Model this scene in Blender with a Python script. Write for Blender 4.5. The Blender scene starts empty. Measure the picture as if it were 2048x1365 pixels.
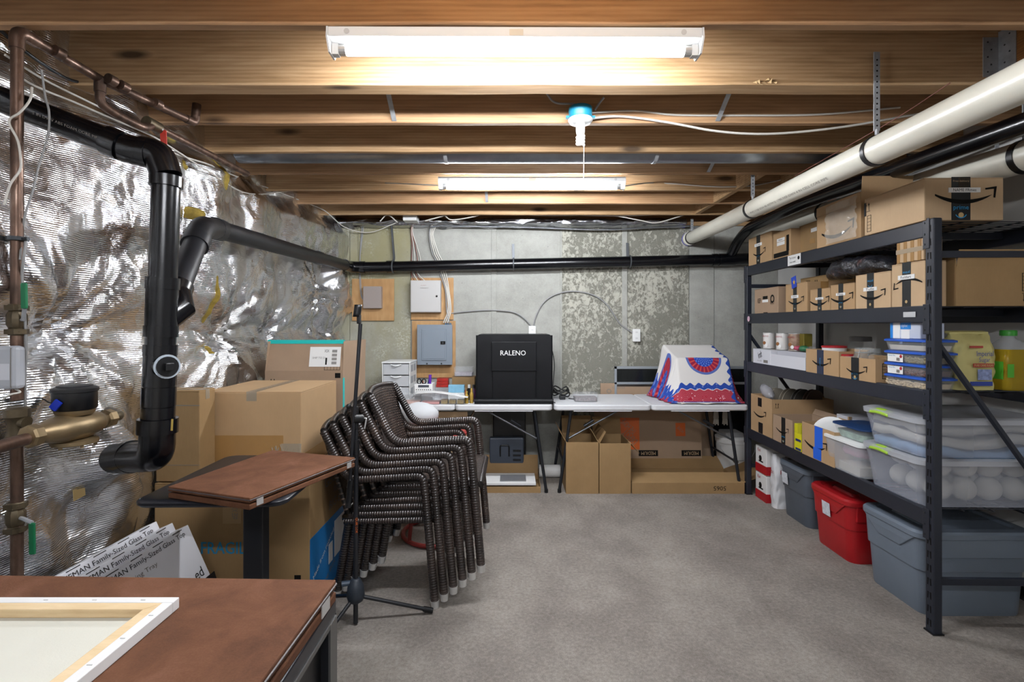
import bpy, bmesh, math, random
from mathutils import Vector, Matrix, noise
random.seed(7)
S = bpy.context.scene
COL = S.collection
# ---------------------------------------------------------------- camera, world, exposure
F, CX, CY, CH = 1020.0, 1024.0, 650.0, 1.36        # focal length / principal point in photo pixels, camera height
cd = bpy.data.cameras.new('camera'); cam = bpy.data.objects.new('camera', cd); COL.objects.link(cam)
cam.location = (0, 0, CH); cam.rotation_euler = (math.pi/2, 0, 0)
cd.sensor_width = 36; cd.lens = 36*F/2048; cd.shift_x = (1024-CX)/2048; cd.shift_y = (CY-682.5)/2048
cd.clip_start = 0.02
S.camera = cam
wd = bpy.data.worlds.new('world'); S.world = wd; wd.use_nodes = True
wd.node_tree.nodes['Background'].inputs[0].default_value = (.6, .65, .7, 1)
wd.node_tree.nodes['Background'].inputs[1].default_value = 0.3
S.view_settings.view_transform = 'Standard'; S.view_settings.look = 'None'
S.view_settings.exposure = 0.0; S.view_settings.gamma = 1.0; S.view_settings.use_curve_mapping = False
TUBE_POWER = 275.0
PI = math.pi
V = Vector
Z = V((0, 0, 1)); X = V((1, 0, 0)); Y = V((0, 1, 0))
def P(px, py, d): return V(((px-CX)*d/F, d, CH-(py-CY)*d/F))
def zat(py, d): return CH-(py-CY)*d/F
def xat(px, d): return (px-CX)*d/F

# ---------------------------------------------------------------- geometry collector
class G:
    def __init__(s): s.v = []; s.f = []; s.uv = {}
    def add(s, vs, fs, uvs=None):
        b = len(s.v); s.v += [V(p) for p in vs]
        for i, f in enumerate(fs):
            if uvs: s.uv[len(s.f)] = uvs[i]
            s.f.append(tuple(b+k for k in f))
        return s
    def obox(s, o, u, v, w):
        o = V(o); u = V(u); v = V(v); w = V(w)
        vs = [o, o+u, o+u+v, o+v, o+w, o+u+w, o+u+v+w, o+v+w]
        fs = [(0, 3, 2, 1), (4, 5, 6, 7), (0, 1, 5, 4), (1, 2, 6, 5), (2, 3, 7, 6), (3, 0, 4, 7)]
        if u.cross(v).dot(w) < 0: fs = [f[::-1] for f in fs]
        return s.add(vs, fs)
    def box(s, a, b):
        a = V(a); b = V(b); d = b-a
        return s.obox(a, (d.x, 0, 0), (0, d.y, 0), (0, 0, d.z))
    def quad(s, o, u, v):
        o = V(o); u = V(u); v = V(v)
        return s.add([o, o+u, o+u+v, o+v], [(0, 1, 2, 3)], [[(0, 0), (1, 0), (1, 1), (0, 1)]])
    def prism(s, pts, ext):
        n = len(pts); pts = [V(p) for p in pts]; ext = V(ext)
        fs = [tuple(range(n-1, -1, -1)), tuple(range(n, 2*n))]
        fs += [(i, (i+1) % n, n+(i+1) % n, n+i) for i in range(n)]
        return s.add(pts+[p+ext for p in pts], fs)
    def loft(s, rings, cap0=True, cap1=True):
        n = len(rings[0]); vs = [p for r in rings for p in r]; fs = []
        for k in range(len(rings)-1):
            for i in range(n):
                j = (i+1) % n
                fs.append((k*n+i, k*n+j, (k+1)*n+j, (k+1)*n+i))
        if cap0: fs.append(tuple(range(n-1, -1, -1)))
        if cap1: fs.append(tuple((len(rings)-1)*n+i for i in range(n)))
        return s.add(vs, fs)
    def tube(s, path, r, n=10, cap=True, closed=False):
        path = [V(p) for p in path]; m = len(path)
        rs = r if isinstance(r, (list, tuple)) else [r]*m
        T = []
        for i in range(m):
            if closed: t = path[(i+1) % m]-path[i-1]
            else: t = path[min(i+1, m-1)]-path[max(i-1, 0)]
            T.append(t.normalized() if t.length > 1e-9 else V((0, 0, 1)))
        up = Z if abs(T[0].z) < .9 else X
        N = (up-T[0]*up.dot(T[0])).normalized(); vs = []; L = [0]
        for i in range(m):
            N = (N-T[i]*N.dot(T[i])).normalized(); B = T[i].cross(N)
            if i: L.append(L[-1]+(path[i]-path[i-1]).length)
            for k in range(n):
                a = 2*PI*k/n; vs.append(path[i]+(N*math.cos(a)+B*math.sin(a))*rs[i])
        fs = []; uv = []
        for i in range(m if closed else m-1):
            i2 = (i+1) % m; l2 = L[i2] if i2 else L[-1]+(path[0]-path[-1]).length
            for k in range(n):
                k2 = (k+1) % n
                fs.append((i*n+k, i*n+k2, i2*n+k2, i2*n+k))
                uv.append([(k/n, L[i]), ((k+1)/n, L[i]), ((k+1)/n, l2), (k/n, l2)])
        if cap and not closed:
            fs.append(tuple(range(n-1, -1, -1))); uv.append([(0, 0)]*n)
            fs.append(tuple((m-1)*n+k for k in range(n))); uv.append([(0, 0)]*n)
        return s.add(vs, fs, uv)
    def cyl(s, a, b, r, n=16, r2=None): return s.tube([a, b], [r, r if r2 is None else r2], n)
    def lathe(s, prof, c, n=20, axis=None):
        c = V(c); ax = (V(axis) if axis else Z).normalized()
        q = Z.rotation_difference(ax).to_matrix()
        rings = [[c+q @ V((r*math.cos(2*PI*k/n), r*math.sin(2*PI*k/n), z)) for k in range(n)] for r, z in prof]
        return s.loft(rings)
    def sphere(s, c, r, n=12, sc=(1, 1, 1)):
        c = V(c); rings = []
        for i in range(1, n):
            t = PI*i/n-PI/2
            rings.append([c+V((r*sc[0]*math.cos(t)*math.cos(2*PI*k/n), r*sc[1]*math.cos(t)*math.sin(2*PI*k/n), r*sc[2]*math.sin(t))) for k in range(n)])
        return s.loft(rings)
    def grid(s, fn, nu, nv, uvs=(1, 1)):
        vs = [fn(i/nu, j/nv) for j in range(nv+1) for i in range(nu+1)]; fs = []; uv = []
        for j in range(nv):
            for i in range(nu):
                a = j*(nu+1)+i; fs.append((a, a+1, a+nu+2, a+nu+1))
                uv.append([(i/nu*uvs[0], j/nv*uvs[1]), ((i+1)/nu*uvs[0], j/nv*uvs[1]), ((i+1)/nu*uvs[0], (j+1)/nv*uvs[1]), (i/nu*uvs[0], (j+1)/nv*uvs[1])])
        return s.add(vs, fs, uv)
    def openbox(s, o, u, v, w, t=.004):
        o = V(o); u = V(u); v = V(v); w = V(w); uh = u.normalized()*t; vh = v.normalized()*t; wh = w.normalized()*t
        out = [o, o+u, o+u+v, o+v]; inn = [o+uh+vh, o+u-uh+vh, o+u+v-uh-vh, o+v+uh-vh]
        vs = out+[p+w for p in out]+[p+w for p in inn]+[p+wh for p in inn]
        fs = [(3, 2, 1, 0), (12, 13, 14, 15)]
        for i in range(4):
            j = (i+1) % 4
            fs += [(i, j, 4+j, 4+i), (4+i, 4+j, 8+j, 8+i), (8+i, 8+j, 12+j, 12+i)]
        if u.cross(v).dot(w) < 0: fs = [f[::-1] for f in fs]
        return s.add(vs, fs)
def rr(cx, cy, hx, hy, r, z, n=5, M4=None):
    pts = []
    for k, (sx, sy) in enumerate(((1, 1), (-1, 1), (-1, -1), (1, -1))):
        for i in range(n+1):
            a = PI/2*k+PI/2*i/n
            p = V((cx+sx*(hx-r)+r*math.cos(a), cy+sy*(hy-r)+r*math.sin(a), z)); pts.append(M4 @ p if M4 else p)
    return pts
def arc(c, r, a0, a1, e1, e2, n=8):
    c = V(c); return [c+(V(e1)*math.cos(a0+(a1-a0)*i/n)+V(e2)*math.sin(a0+(a1-a0)*i/n))*r for i in range(n+1)]
def bend(path, r, n=6):
    """round the inner corners of a polyline"""
    p = [V(q) for q in path]; out = [p[0]]
    for i in range(1, len(p)-1):
        a = p[i-1]-p[i]; b = p[i+1]-p[i]; rr_ = min(r, a.length*.48, b.length*.48)
        A = p[i]+a.normalized()*rr_; B = p[i]+b.normalized()*rr_
        for k in range(n+1):
            t = k/n; out.append(A*(1-t)**2+p[i]*2*t*(1-t)+B*t*t)
    return out+[p[-1]]
def smoothpath(pts, n=6):
    p = [V(q) for q in pts]; p = [p[0]*2-p[1]]+p+[p[-1]*2-p[-2]]; out = []
    for i in range(1, len(p)-2):
        for k in range(n):
            t = k/n
            out.append(.5*((2*p[i])+(p[i+1]-p[i-1])*t+(2*p[i-1]-5*p[i]+4*p[i+1]-p[i+2])*t*t+(3*p[i]-p[i-1]-3*p[i+1]+p[i+2])*t**3))
    return out+[p[-2]]

# ---------------------------------------------------------------- objects
WM = {}
def tag(o, label=None, cat=None, group=None, kind=None):
    if label: o['label'] = label
    if cat: o['category'] = cat
    if group: o['group'] = group
    if kind: o['kind'] = kind
    return o
def thing(name, loc, label=None, cat=None, group=None, rz=0, kind=None):
    o = bpy.data.objects.new(name, None); COL.objects.link(o); o.empty_display_size = .05
    o.location = loc; o.rotation_euler = (0, 0, rz)
    WM[o.name] = Matrix.Translation(V(loc)) @ Matrix.Rotation(rz, 4, 'Z')
    return tag(o, label, cat, group, kind)
def make(name, g, mat, parent=None, label=None, cat=None, group=None, kind=None, smooth=None, bevel=0, seg=2, local=False):
    vs = g.v
    if parent is not None:
        W = WM[parent.name]
        if not local: Wi = W.inverted(); vs = [Wi @ p for p in vs]
        loc = V((0, 0, 0))
    else:
        lo = [min(p[i] for p in vs) for i in range(3)]; hi = [max(p[i] for p in vs) for i in range(3)]
        loc = V(((lo[0]+hi[0])/2, (lo[1]+hi[1])/2, lo[2])); vs = [p-loc for p in vs]; W = Matrix.Translation(loc)
    me = bpy.data.meshes.new(name); me.from_pydata([tuple(p) for p in vs], [], g.f)
    if g.uv:
        ul = me.uv_layers.new(name='UVMap')
        for p in me.polygons:
            if p.index in g.uv:
                for k, li in enumerate(p.loop_indices): ul.data[li].uv = g.uv[p.index][k]
    if bevel:
        bm = bmesh.new(); bm.from_mesh(me)
        es = [e for e in bm.edges if len(e.link_faces) == 2 and e.calc_face_angle(0) > .5]
        bmesh.ops.bevel(bm, geom=es, offset=bevel, segments=seg, affect='EDGES', profile=.5, clamp_overlap=True)
        bm.to_mesh(me); bm.free()
    if smooth is not None:
        me.shade_smooth(); me.set_sharp_from_angle(angle=math.radians(smooth))
    me.materials.append(mat)
    o = bpy.data.objects.new(name, me); COL.objects.link(o); o.location = loc
    if parent is not None: o.parent = parent
    WM[o.name] = W
    return tag(o, label, cat, group, kind)
def dup(o, loc=None, rz=None, label=None, parent=None):
    c = o.copy(); COL.objects.link(c)
    if parent is not None: c.parent = parent
    if loc is not None: c.location = loc
    if rz is not None: c.rotation_euler[2] = rz
    if label: c['label'] = label
    WM[c.name] = Matrix.Translation(c.location) @ Matrix.Rotation(c.rotation_euler[2], 4, 'Z')
    for ch in o.children: dup(ch, parent=c)
    return c
def share(o, name, mtx_off, parent):
    """another part that shares mesh data, shifted by an offset"""
    c = bpy.data.objects.new(name, o.data); COL.objects.link(c); c.parent = parent; c.location = o.location+V(mtx_off); WM[c.name] = WM[parent.name]
    return c

# ---------------------------------------------------------------- materials
def lin(h):
    if not isinstance(h, str): return tuple(h)
    h = h.lstrip('#'); c = [int(h[i:i+2], 16)/255 for i in (0, 2, 4)]
    return tuple(x/12.92 if x <= .04045 else ((x+.055)/1.055)**2.4 for x in c)
MATS = {}
class NT:
    def __init__(s, name):
        s.m = bpy.data.materials.new(name); s.m.use_nodes = True; s.t = s.m.node_tree; s.b = s.t.nodes['Principled BSDF']; s.tc = None
    def n(s, ty, **kw):
        nd = s.t.nodes.new(ty)
        for k, v in kw.items(): setattr(nd, k, v)
        return nd
    def l(s, a, b): s.t.links.new(a, b)
    def co(s, kind='Object', scale=(1, 1, 1)):
        if s.tc is None: s.tc = s.n('ShaderNodeTexCoord')
        mp = s.n('ShaderNodeMapping'); mp.inputs['Scale'].default_value = scale; s.l(s.tc.outputs[kind], mp.inputs[0]); return mp.outputs[0]
    def noise(s, co, scale, detail=4, rough=.55, dist=0):
        nd = s.n('ShaderNodeTexNoise'); nd.inputs['Scale'].default_value = scale; nd.inputs['Detail'].default_value = detail
        nd.inputs['Roughness'].default_value = rough; nd.inputs['Distortion'].default_value = dist; s.l(co, nd.inputs['Vector']); return nd.outputs[0]
    def ramp(s, fac, stops):
        r = s.n('ShaderNodeValToRGB'); el = r.color_ramp.elements
        while len(el) < len(stops): el.new(.5)
        for e, (p, c) in zip(el, stops): e.position = p; e.color = (*lin(c), 1) if not isinstance(c, (int, float)) else (c, c, c, 1)
        s.l(fac, r.inputs[0]); return r.outputs[0]
    def mix(s, fac, a, b):
        m = s.n('ShaderNodeMix', data_type='RGBA')
        for sock, v in ((m.inputs[0], fac), (m.inputs[6], a), (m.inputs[7], b)):
            if hasattr(v, 'node'): s.l(v, sock)
            elif isinstance(v, (int, float)): sock.default_value = v
            else: sock.default_value = (*lin(v), 1)
        return m.outputs[2]
    def math(s, op, a, b=0, c=0):
        m = s.n('ShaderNodeMath', operation=op)
        for i, v in enumerate((a, b, c)):
            if hasattr(v, 'node'): s.l(v, m.inputs[i])
            else: m.inputs[i].default_value = v
        return m.outputs[0]
    def bump(s, h, strength=.3, dist=.01, prev=None):
        b = s.n('ShaderNodeBump'); b.inputs['Strength'].default_value = strength; b.inputs['Distance'].default_value = dist
        s.l(h, b.inputs['Height'])
        if prev is not None: s.l(prev, b.inputs['Normal'])
        return b.outputs[0]
    def set(s, **kw):
        mp = dict(col='Base Color', rough='Roughness', metal='Metallic', alpha='Alpha', trans='Transmission Weight', ior='IOR', normal='Normal', spec='Specular IOR Level', coat='Coat Weight')
        for k, v in kw.items():
            i = s.b.inputs[mp[k]]
            if hasattr(v, 'node'): s.l(v, i)
            elif k == 'col': i.default_value = (*lin(v), 1)
            else: i.default_value = v
        return s.m
def M(name, col, rough=.55, metal=0, var=.0, vs=6, bump=0, bs=60, alpha=1, trans=0, spec=.5):
    if name in MATS: return MATS[name]
    t = NT(name); c = lin(col); t.set(rough=rough, metal=metal, alpha=alpha, trans=trans, spec=spec)
    if var:
        nz = t.noise(t.co(), vs, 5)
        t.set(col=t.mix(t.ramp(nz, [(.3, 0), (.7, 1)]), tuple(x*(1-var) for x in c), tuple(min(1, x*(1+var)) for x in c)))
    else: t.set(col=col)
    if bump: t.set(normal=t.bump(t.noise(t.co(), bs, 4), bump, .004))
    MATS[name] = t.m
    return t.m
def EM(name, col, strength):
    t = NT(name); t.set(col=col); t.b.inputs['Emission Color'].default_value = (*lin(col), 1); t.b.inputs['Emission Strength'].default_value = strength
    return t.m
def wood(name, dark, mid, light, scale=(.7, 9, 9), rough=.65, knots=True):
    t = NT(name); co = t.co('Object', scale)
    a = t.noise(co, 3.4, 6, .62, .5); w = t.n('ShaderNodeTexWave', wave_type='BANDS', bands_direction='Z')
    w.inputs['Scale'].default_value = 2.2; w.inputs['Distortion'].default_value = 4; w.inputs['Detail'].default_value = 3; w.inputs['Detail Scale'].default_value = .8
    t.l(co, w.inputs[0])
    f = t.math('ADD', t.math('MULTIPLY', a, .85), t.math('MULTIPLY', w.outputs['Fac'], .15))
    c = t.ramp(f, [(.22, dark), (.48, mid), (.78, light)])
    big = t.noise(t.co('Object', (.7, 2, 2)), 1.3, 3)
    c = t.mix(t.ramp(big, [(.4, 0), (.8, .3)]), c, dark)
    if knots:
        v = t.n('ShaderNodeTexVoronoi'); v.inputs['Scale'].default_value = 1; t.l(t.co('Object', (1.4, 5, 5)), v.inputs['Vector'])
        k = t.ramp(v.outputs['Distance'], [(.05, .85), (.13, 0)]); c = t.mix(k, c, '2e1d10')
    t.set(col=c, rough=rough, normal=t.bump(f, .25, .004)); MATS[name] = t.m
    return t.m

JOIST = wood('joist_wood', '8a6a47', 'b39067', 'd0b089')
JOISTW = wood('joist_wood_reddish', '8a6748', 'ad8660', 'c49f77')
PLY = wood('plywood', 'a0784c', 'b08756', 'bd9666', (10, 10, 1.2), .6, False)
STRETCH = wood('stretcher_wood', 'c0a27a', 'd3b98f', 'dfc8a2', (3, 12, 12), .7, False)
def cardmat(name, col, var=.08):
    t = NT(name); c = lin(col)
    nz = t.noise(t.co('Object', (1, 1, 1)), 5, 5, .6); fi = t.noise(t.co('Object', (1, 1, .05)), 420, 2)
    f = t.math('ADD', t.math('MULTIPLY', nz, .75), t.math('MULTIPLY', fi, .25))
    t.set(col=t.mix(t.ramp(f, [(.3, 0), (.7, 1)]), tuple(x*(1-var) for x in c), tuple(x*(1+var) for x in c)), rough=.75, spec=.25,
          normal=t.bump(t.noise(t.co('Object', (1, 1, .06)), 260, 2), .08, .002)); MATS[name] = t.m
    return t.m
CARD = cardmat('cardboard', 'ab8d69'); CARDD = cardmat('cardboard_dull', '947853', .12); CARDL = cardmat('cardboard_pale', 'ba9f7e'); CARDG = cardmat('cardboard_grey', '9f8770')
TAPE = M('packing_tape', '9c7748', .25, var=.06); TAPEC = M('clear_tape', 'c9bba4', .15, alpha=.45); TAPEB = M('black_print_tape', '14171a', .35); PRIMEB = M('tape_print_blue', '2a8fc4', .5)
INK = M('black_ink', '0d0b09', .7, spec=.2); INKB = M('blue_ink', '1f82ad', .6); WHITEP = M('white_paper', 'e2e2e0', .6); BLUEP = M('blue_print', '0f6fb0', .5, var=.08); INKG = M('grey_ink', '77726b', .6)
BLACK = M('black_plastic', '0b0c0f', .4, var=.1, bump=.05, bs=30); BLACKM = M('black_paint_metal', '14161b', .42, var=.12); RACKM = M('rack_enamel', '1e222c', .42, var=.06, bump=.03, bs=120)
ABS = M('black_abs', '07080c', .24, var=.15, vs=9, bump=.04, bs=25); ABSD = M('dusty_abs', '14161a', .45, var=.3, vs=12)
GREYP = M('grey_tote_plastic', '68727e', .38, var=.05); GREYD = M('dark_grey_tote', '4f565f', .4, var=.05); REDP = M('red_tote_plastic', 'a3161c', .35, var=.06)
WHITE = M('white_plastic', 'dfe0de', .4); WHITEM = M('white_enamel', 'e3e4e2', .35); WALLW = M('white_wall_paint', 'c9c8c4', .8, var=.03, bump=.03, bs=150)
PVC = M('pvc_white', 'd9d6c8', .3, var=.05); CHROME = M('bright_metal', 'd2d2d0', .3, .6); GALV = M('galvanised', 'a4a7aa', .45, .35, var=.2, vs=25); STEELD = M('dark_steel', '4a4d50', .4, .9)
def coppermat():
    t = NT('copper'); n = t.noise(t.co('Object', (8, 8, 3)), 3, 5)
    t.set(col=t.ramp(n, [(.3, '47382f'), (.55, '6b5447'), (.75, '8f796b')]), metal=.7, rough=t.ramp(n, [(.3, .55), (.7, .32)])); return t.m
COPPER = coppermat()
BRASS = M('bronze_meter', '8d7a5c', .45, .75, var=.15, vs=20); BRASSD = M('dull_brass', '5d5240', .5, .7, var=.25, vs=25)
GREENH = M('green_handle', '0c6b42', .4); REDH = M('red_handle', 'b8382b', .4); TEAL = M('teal_tape', '14b8b2', .4); ORANGE = M('orange_print', 'd1621f', .5)
def feltmat():
    t = NT('brown_felt'); a = t.noise(t.co(), 9, 6, .65, .5); b = t.noise(t.co(), 300, 2)
    f = t.math('ADD', t.math('MULTIPLY', a, .8), t.math('MULTIPLY', b, .2))
    t.set(col=t.ramp(f, [(.3, '4c3123'), (.52, '61402d'), (.75, '755140')]), rough=.85, spec=.15, normal=t.bump(b, .2, .002)); return t.m
FELT = feltmat()
FELTE = M('felt_edge', '4a2c1c', .7); CANVAS = M('canvas_cloth', 'cbc9bc', .85, var=.03, bump=.1, bs=300); CANVASW = M('gessoed_canvas', 'd9d8d6', .7)
CLEAR = M('clear_plastic', 'd9dde0', .12, alpha=.1); FROST = M('frosted_plastic', 'd4d8de', .3, alpha=.3); GLASS = M('jar_glass', 'dfe4e2', .05, alpha=.16)
PVCD = M('pvc_primer_purple', '4a49b8', .4)
CABW = M('white_cable', 'cdc9c0', .5); CABG = M('grey_cable', '8d8d8c', .5); CABB = M('black_cable', '121212', .45); CABO = M('orange_cable', 'b06a2a', .5); CABBL = M('blue_cable', '3558b0', .5); CABR = M('brown_cable', '7b4a3e', .5)
# ---------------------------------------------------------------- print helpers
class Fr:
    """a rectangular face: origin bottom-left, unit u, unit v, outward normal, width, height"""
    def __init__(s, o, u, v, w, h): s.o = V(o); s.u = V(u).normalized(); s.v = V(v).normalized(); s.n = s.u.cross(s.v).normalized(); s.w = w; s.h = h
    def p(s, fx, fy, lift=.0008): return s.o+s.u*(fx*s.w)+s.v*(fy*s.h)+s.n*lift
def dec(root, fr, x0, y0, x1, y1, mat, name='printed_label', lift=.001, slant=0, label=None):
    g = G(); a = fr.p(x0, y0, 0); u = fr.u*((x1-x0)*fr.w); v = fr.v*((y1-y0)*fr.h)+fr.u*slant
    g.obox(a, u, v, fr.n*lift)
    return make(name, g, mat, root, label=label)
def text_geo(s):
    c = bpy.data.curves.new('t', 'FONT'); c.body = s; c.resolution_u = 2; o = bpy.data.objects.new('t', c); COL.objects.link(o)
    dg = bpy.context.evaluated_depsgraph_get(); me = bpy.data.meshes.new_from_object(o.evaluated_get(dg))
    vs = [v.co.copy() for v in me.vertices]; fs = [tuple(p.vertices) for p in me.polygons]
    bpy.data.objects.remove(o); bpy.data.curves.remove(c); bpy.data.meshes.remove(me)
    return vs, fs
TC = {}
def txt(root, fr, s, cx, cy, w, h, mat, rot=0, lift=.0016, name='lettering', italic=0):
    """lettering centred at fractions (cx,cy), sized w x h metres, rot in degrees in the face plane"""
    if s not in TC: TC[s] = text_geo(s)
    vs, fs = TC[s]
    if not vs: return
    lo = [min(v[i] for v in vs) for i in (0, 1)]; hi = [max(v[i] for v in vs) for i in (0, 1)]
    a = math.radians(rot); ca, sa = math.cos(a), math.sin(a); g = G(); c = fr.p(cx, cy, lift); out = []
    for v in vs:
        x = ((v[0]-lo[0])/(hi[0]-lo[0]+1e-9)-.5)*w; y = ((v[1]-lo[1])/(hi[1]-lo[1]+1e-9)-.5)*h; x += italic*y
        out.append(c+fr.u*(x*ca-y*sa)+fr.v*(x*sa+y*ca))
    g.add(out, fs)
    return make(name, g, mat, root)
def smile(root, fr, cx, cy, w, mat=None, rot=0, lift=.0016):
    """curved arrow print"""
    mat = mat or INK
    a = math.radians(rot); ca, sa = math.cos(a), math.sin(a); c = fr.p(cx, cy, lift); pts = []
    def q(x, y): return c+fr.u*((x*ca-y*sa)*w)+fr.v*((x*sa+y*ca)*w)
    n = 12; top = []; bot = []
    for i in range(n+1):
        t = i/n; x = -.5+t*.92; th = .065*math.sin(PI*min(1, t*.9+.1))**.7+.004
        yb = .42*(x+.04)**2*1.3-.14
        top.append(q(x, yb+th*.5)); bot.append(q(x, yb-th*.5))
    g = G()
    for i in range(n): g.add([bot[i], bot[i+1], top[i+1], top[i]], [(0, 1, 2, 3)])
    arr = [(.31, .085), (.5, .115), (.475, -.075), (.445, -.07), (.455, .072), (.315, .058)]
    g.add([q(*p) for p in arr], [(0, 5, 4, 1), (1, 4, 3, 2)])
    return make('arrow_print', g, mat, root)
def ring_geo(g, fr, cx, cy, r0, r1, n=20, lift=.0014, a0=0, a1=2*PI):
    c = fr.p(cx, cy, lift)
    for i in range(n):
        t0 = a0+(a1-a0)*i/n; t1 = a0+(a1-a0)*(i+1)/n
        e = lambda t, r: c+(fr.u*math.cos(t)+fr.v*math.sin(t))*r
        g.add([e(t0, r0), e(t0, r1), e(t1, r1), e(t1, r0)], [(0, 1, 2, 3)])
    return g
def handling(root, fr, cx, cy, w, h, mat=None):
    """box of bars print"""
    mat = mat or INK; g = G(); t = .0022
    def bar(x0, y0, x1, y1): g.obox(fr.p(cx, cy, 0)+fr.u*x0+fr.v*y0, fr.u*(x1-x0), fr.v*(y1-y0), fr.n*.001)
    bar(-w/2, -h/2, w/2, -h/2+t); bar(-w/2, h/2-t, w/2, h/2); bar(-w/2, -h/2, -w/2+t, h/2); bar(w/2-t, -h/2, w/2, h/2)
    for k in range(1, 5):
        if h > w: bar(-w/2, -h/2+h*k/5, w/2, -h/2+h*k/5+t*.7)
        else: bar(-w/2+w*k/5, -h/2, -w/2+w*k/5+t*.7, h/2)
    return make('handling_print', g, mat, root)
def uparrows(root, fr, cx, cy, h, mat=None, flip=1):
    g = G(); c = fr.p(cx, cy, 0)
    for s in (-1, 1):
        b = c+fr.u*(s*h*.28)
        g.obox(b-fr.u*h*.03-fr.v*(h*.5*flip), fr.u*h*.06, fr.v*(h*.85*flip), fr.n*.001)
        g.add([b-fr.u*h*.15+fr.v*(h*.2*flip)+fr.n*.0012, b+fr.u*h*.15+fr.v*(h*.2*flip)+fr.n*.0012, b+fr.v*(h*.55*flip)+fr.n*.0012], [(0, 1, 2)])
    g.obox(c-fr.u*h*.5-fr.v*(h*.6*flip), fr.u*h, fr.v*(h*.05*flip), fr.n*.001)
    return make('arrows_print', g, mat or INK, root)
# ---------------------------------------------------------------- carton builder
class Carton: pass
def carton(name, label, o, u, v, h, group=None, mat=None, opened=None, flap=.5, cat='box', tape=TAPE, taped=True, seam='u'):
    """o base corner at the left of the front face, u along the front, v away from it; opened: dict side->angle of raised flaps"""
    mat = mat or CARD; o = V(o); u = V(u); v = V(v); w = Z*h; c = Carton(); uh = u.normalized(); vh = v.normalized()
    r = thing(name, o+(u+v)/2, label, cat, group); c.root = r
    g = G(); t = .003
    if opened is None:
        hb = h-2*t
        g.obox(o, u, v, Z*hb); c.body = make('body', g, mat, r, bevel=.004)
        gap = .0025; L = u if seam == 'u' else v; W_ = v if seam == 'u' else u; wh = W_.normalized()
        half = (W_.length-gap)/2
        for k in (0, 1):
            make('top_flap', G().obox(o+Z*hb+wh*(k*(half+gap))+L.normalized()*.002, L-L.normalized()*.004, wh*half, Z*t), mat, r)
        if taped:
            tw = min(.05, W_.length*.25); lh = L.normalized()
            tp = make('tape', G().obox(o+Z*(hb+t)+wh*(W_.length/2-tw/2), L, wh*tw, Z*.0008), tape, r)
            make('tape_end', G().obox(o+Z*(hb+t-.045)+wh*(W_.length/2-tw/2)-lh*.0008, lh*.0008, wh*tw, Z*.045), tape, tp)
            make('tape_end', G().obox(o+Z*(hb+t-.045)+wh*(W_.length/2-tw/2)+L, lh*.0008, wh*tw, Z*.045), tape, tp)
    else:
        g.openbox(o, u, v, Z*h, .0045); c.body = make('body', g, mat, r)
        sides = dict(front=(o, u, -vh, v), back=(o+v+u, -u, vh, v), left=(o+v, -v, -uh, u), right=(o+u, v, uh, u))
        for k, ang in opened.items():
            a, e, out, across = sides[k]; fl = across.length*flap if k in ('front', 'back') else min(across.length*flap, v.length*.5)
            an = math.radians(ang); dirn = out*math.cos(an)+Z*math.sin(an); nn = e.normalized().cross(dirn)
            eh = e.normalized()*.003
            make('flap', G().obox(a+Z*h+eh, e-eh*2, dirn*fl, nn*-.0035), mat, r)
    c.front = Fr(o, u, Z, u.length, h); c.right = Fr(o+u, v, Z, v.length, h); c.left = Fr(o+v, -v, Z, v.length, h); c.top = Fr(o+Z*h, u, v, u.length, v.length)
    return c

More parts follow.
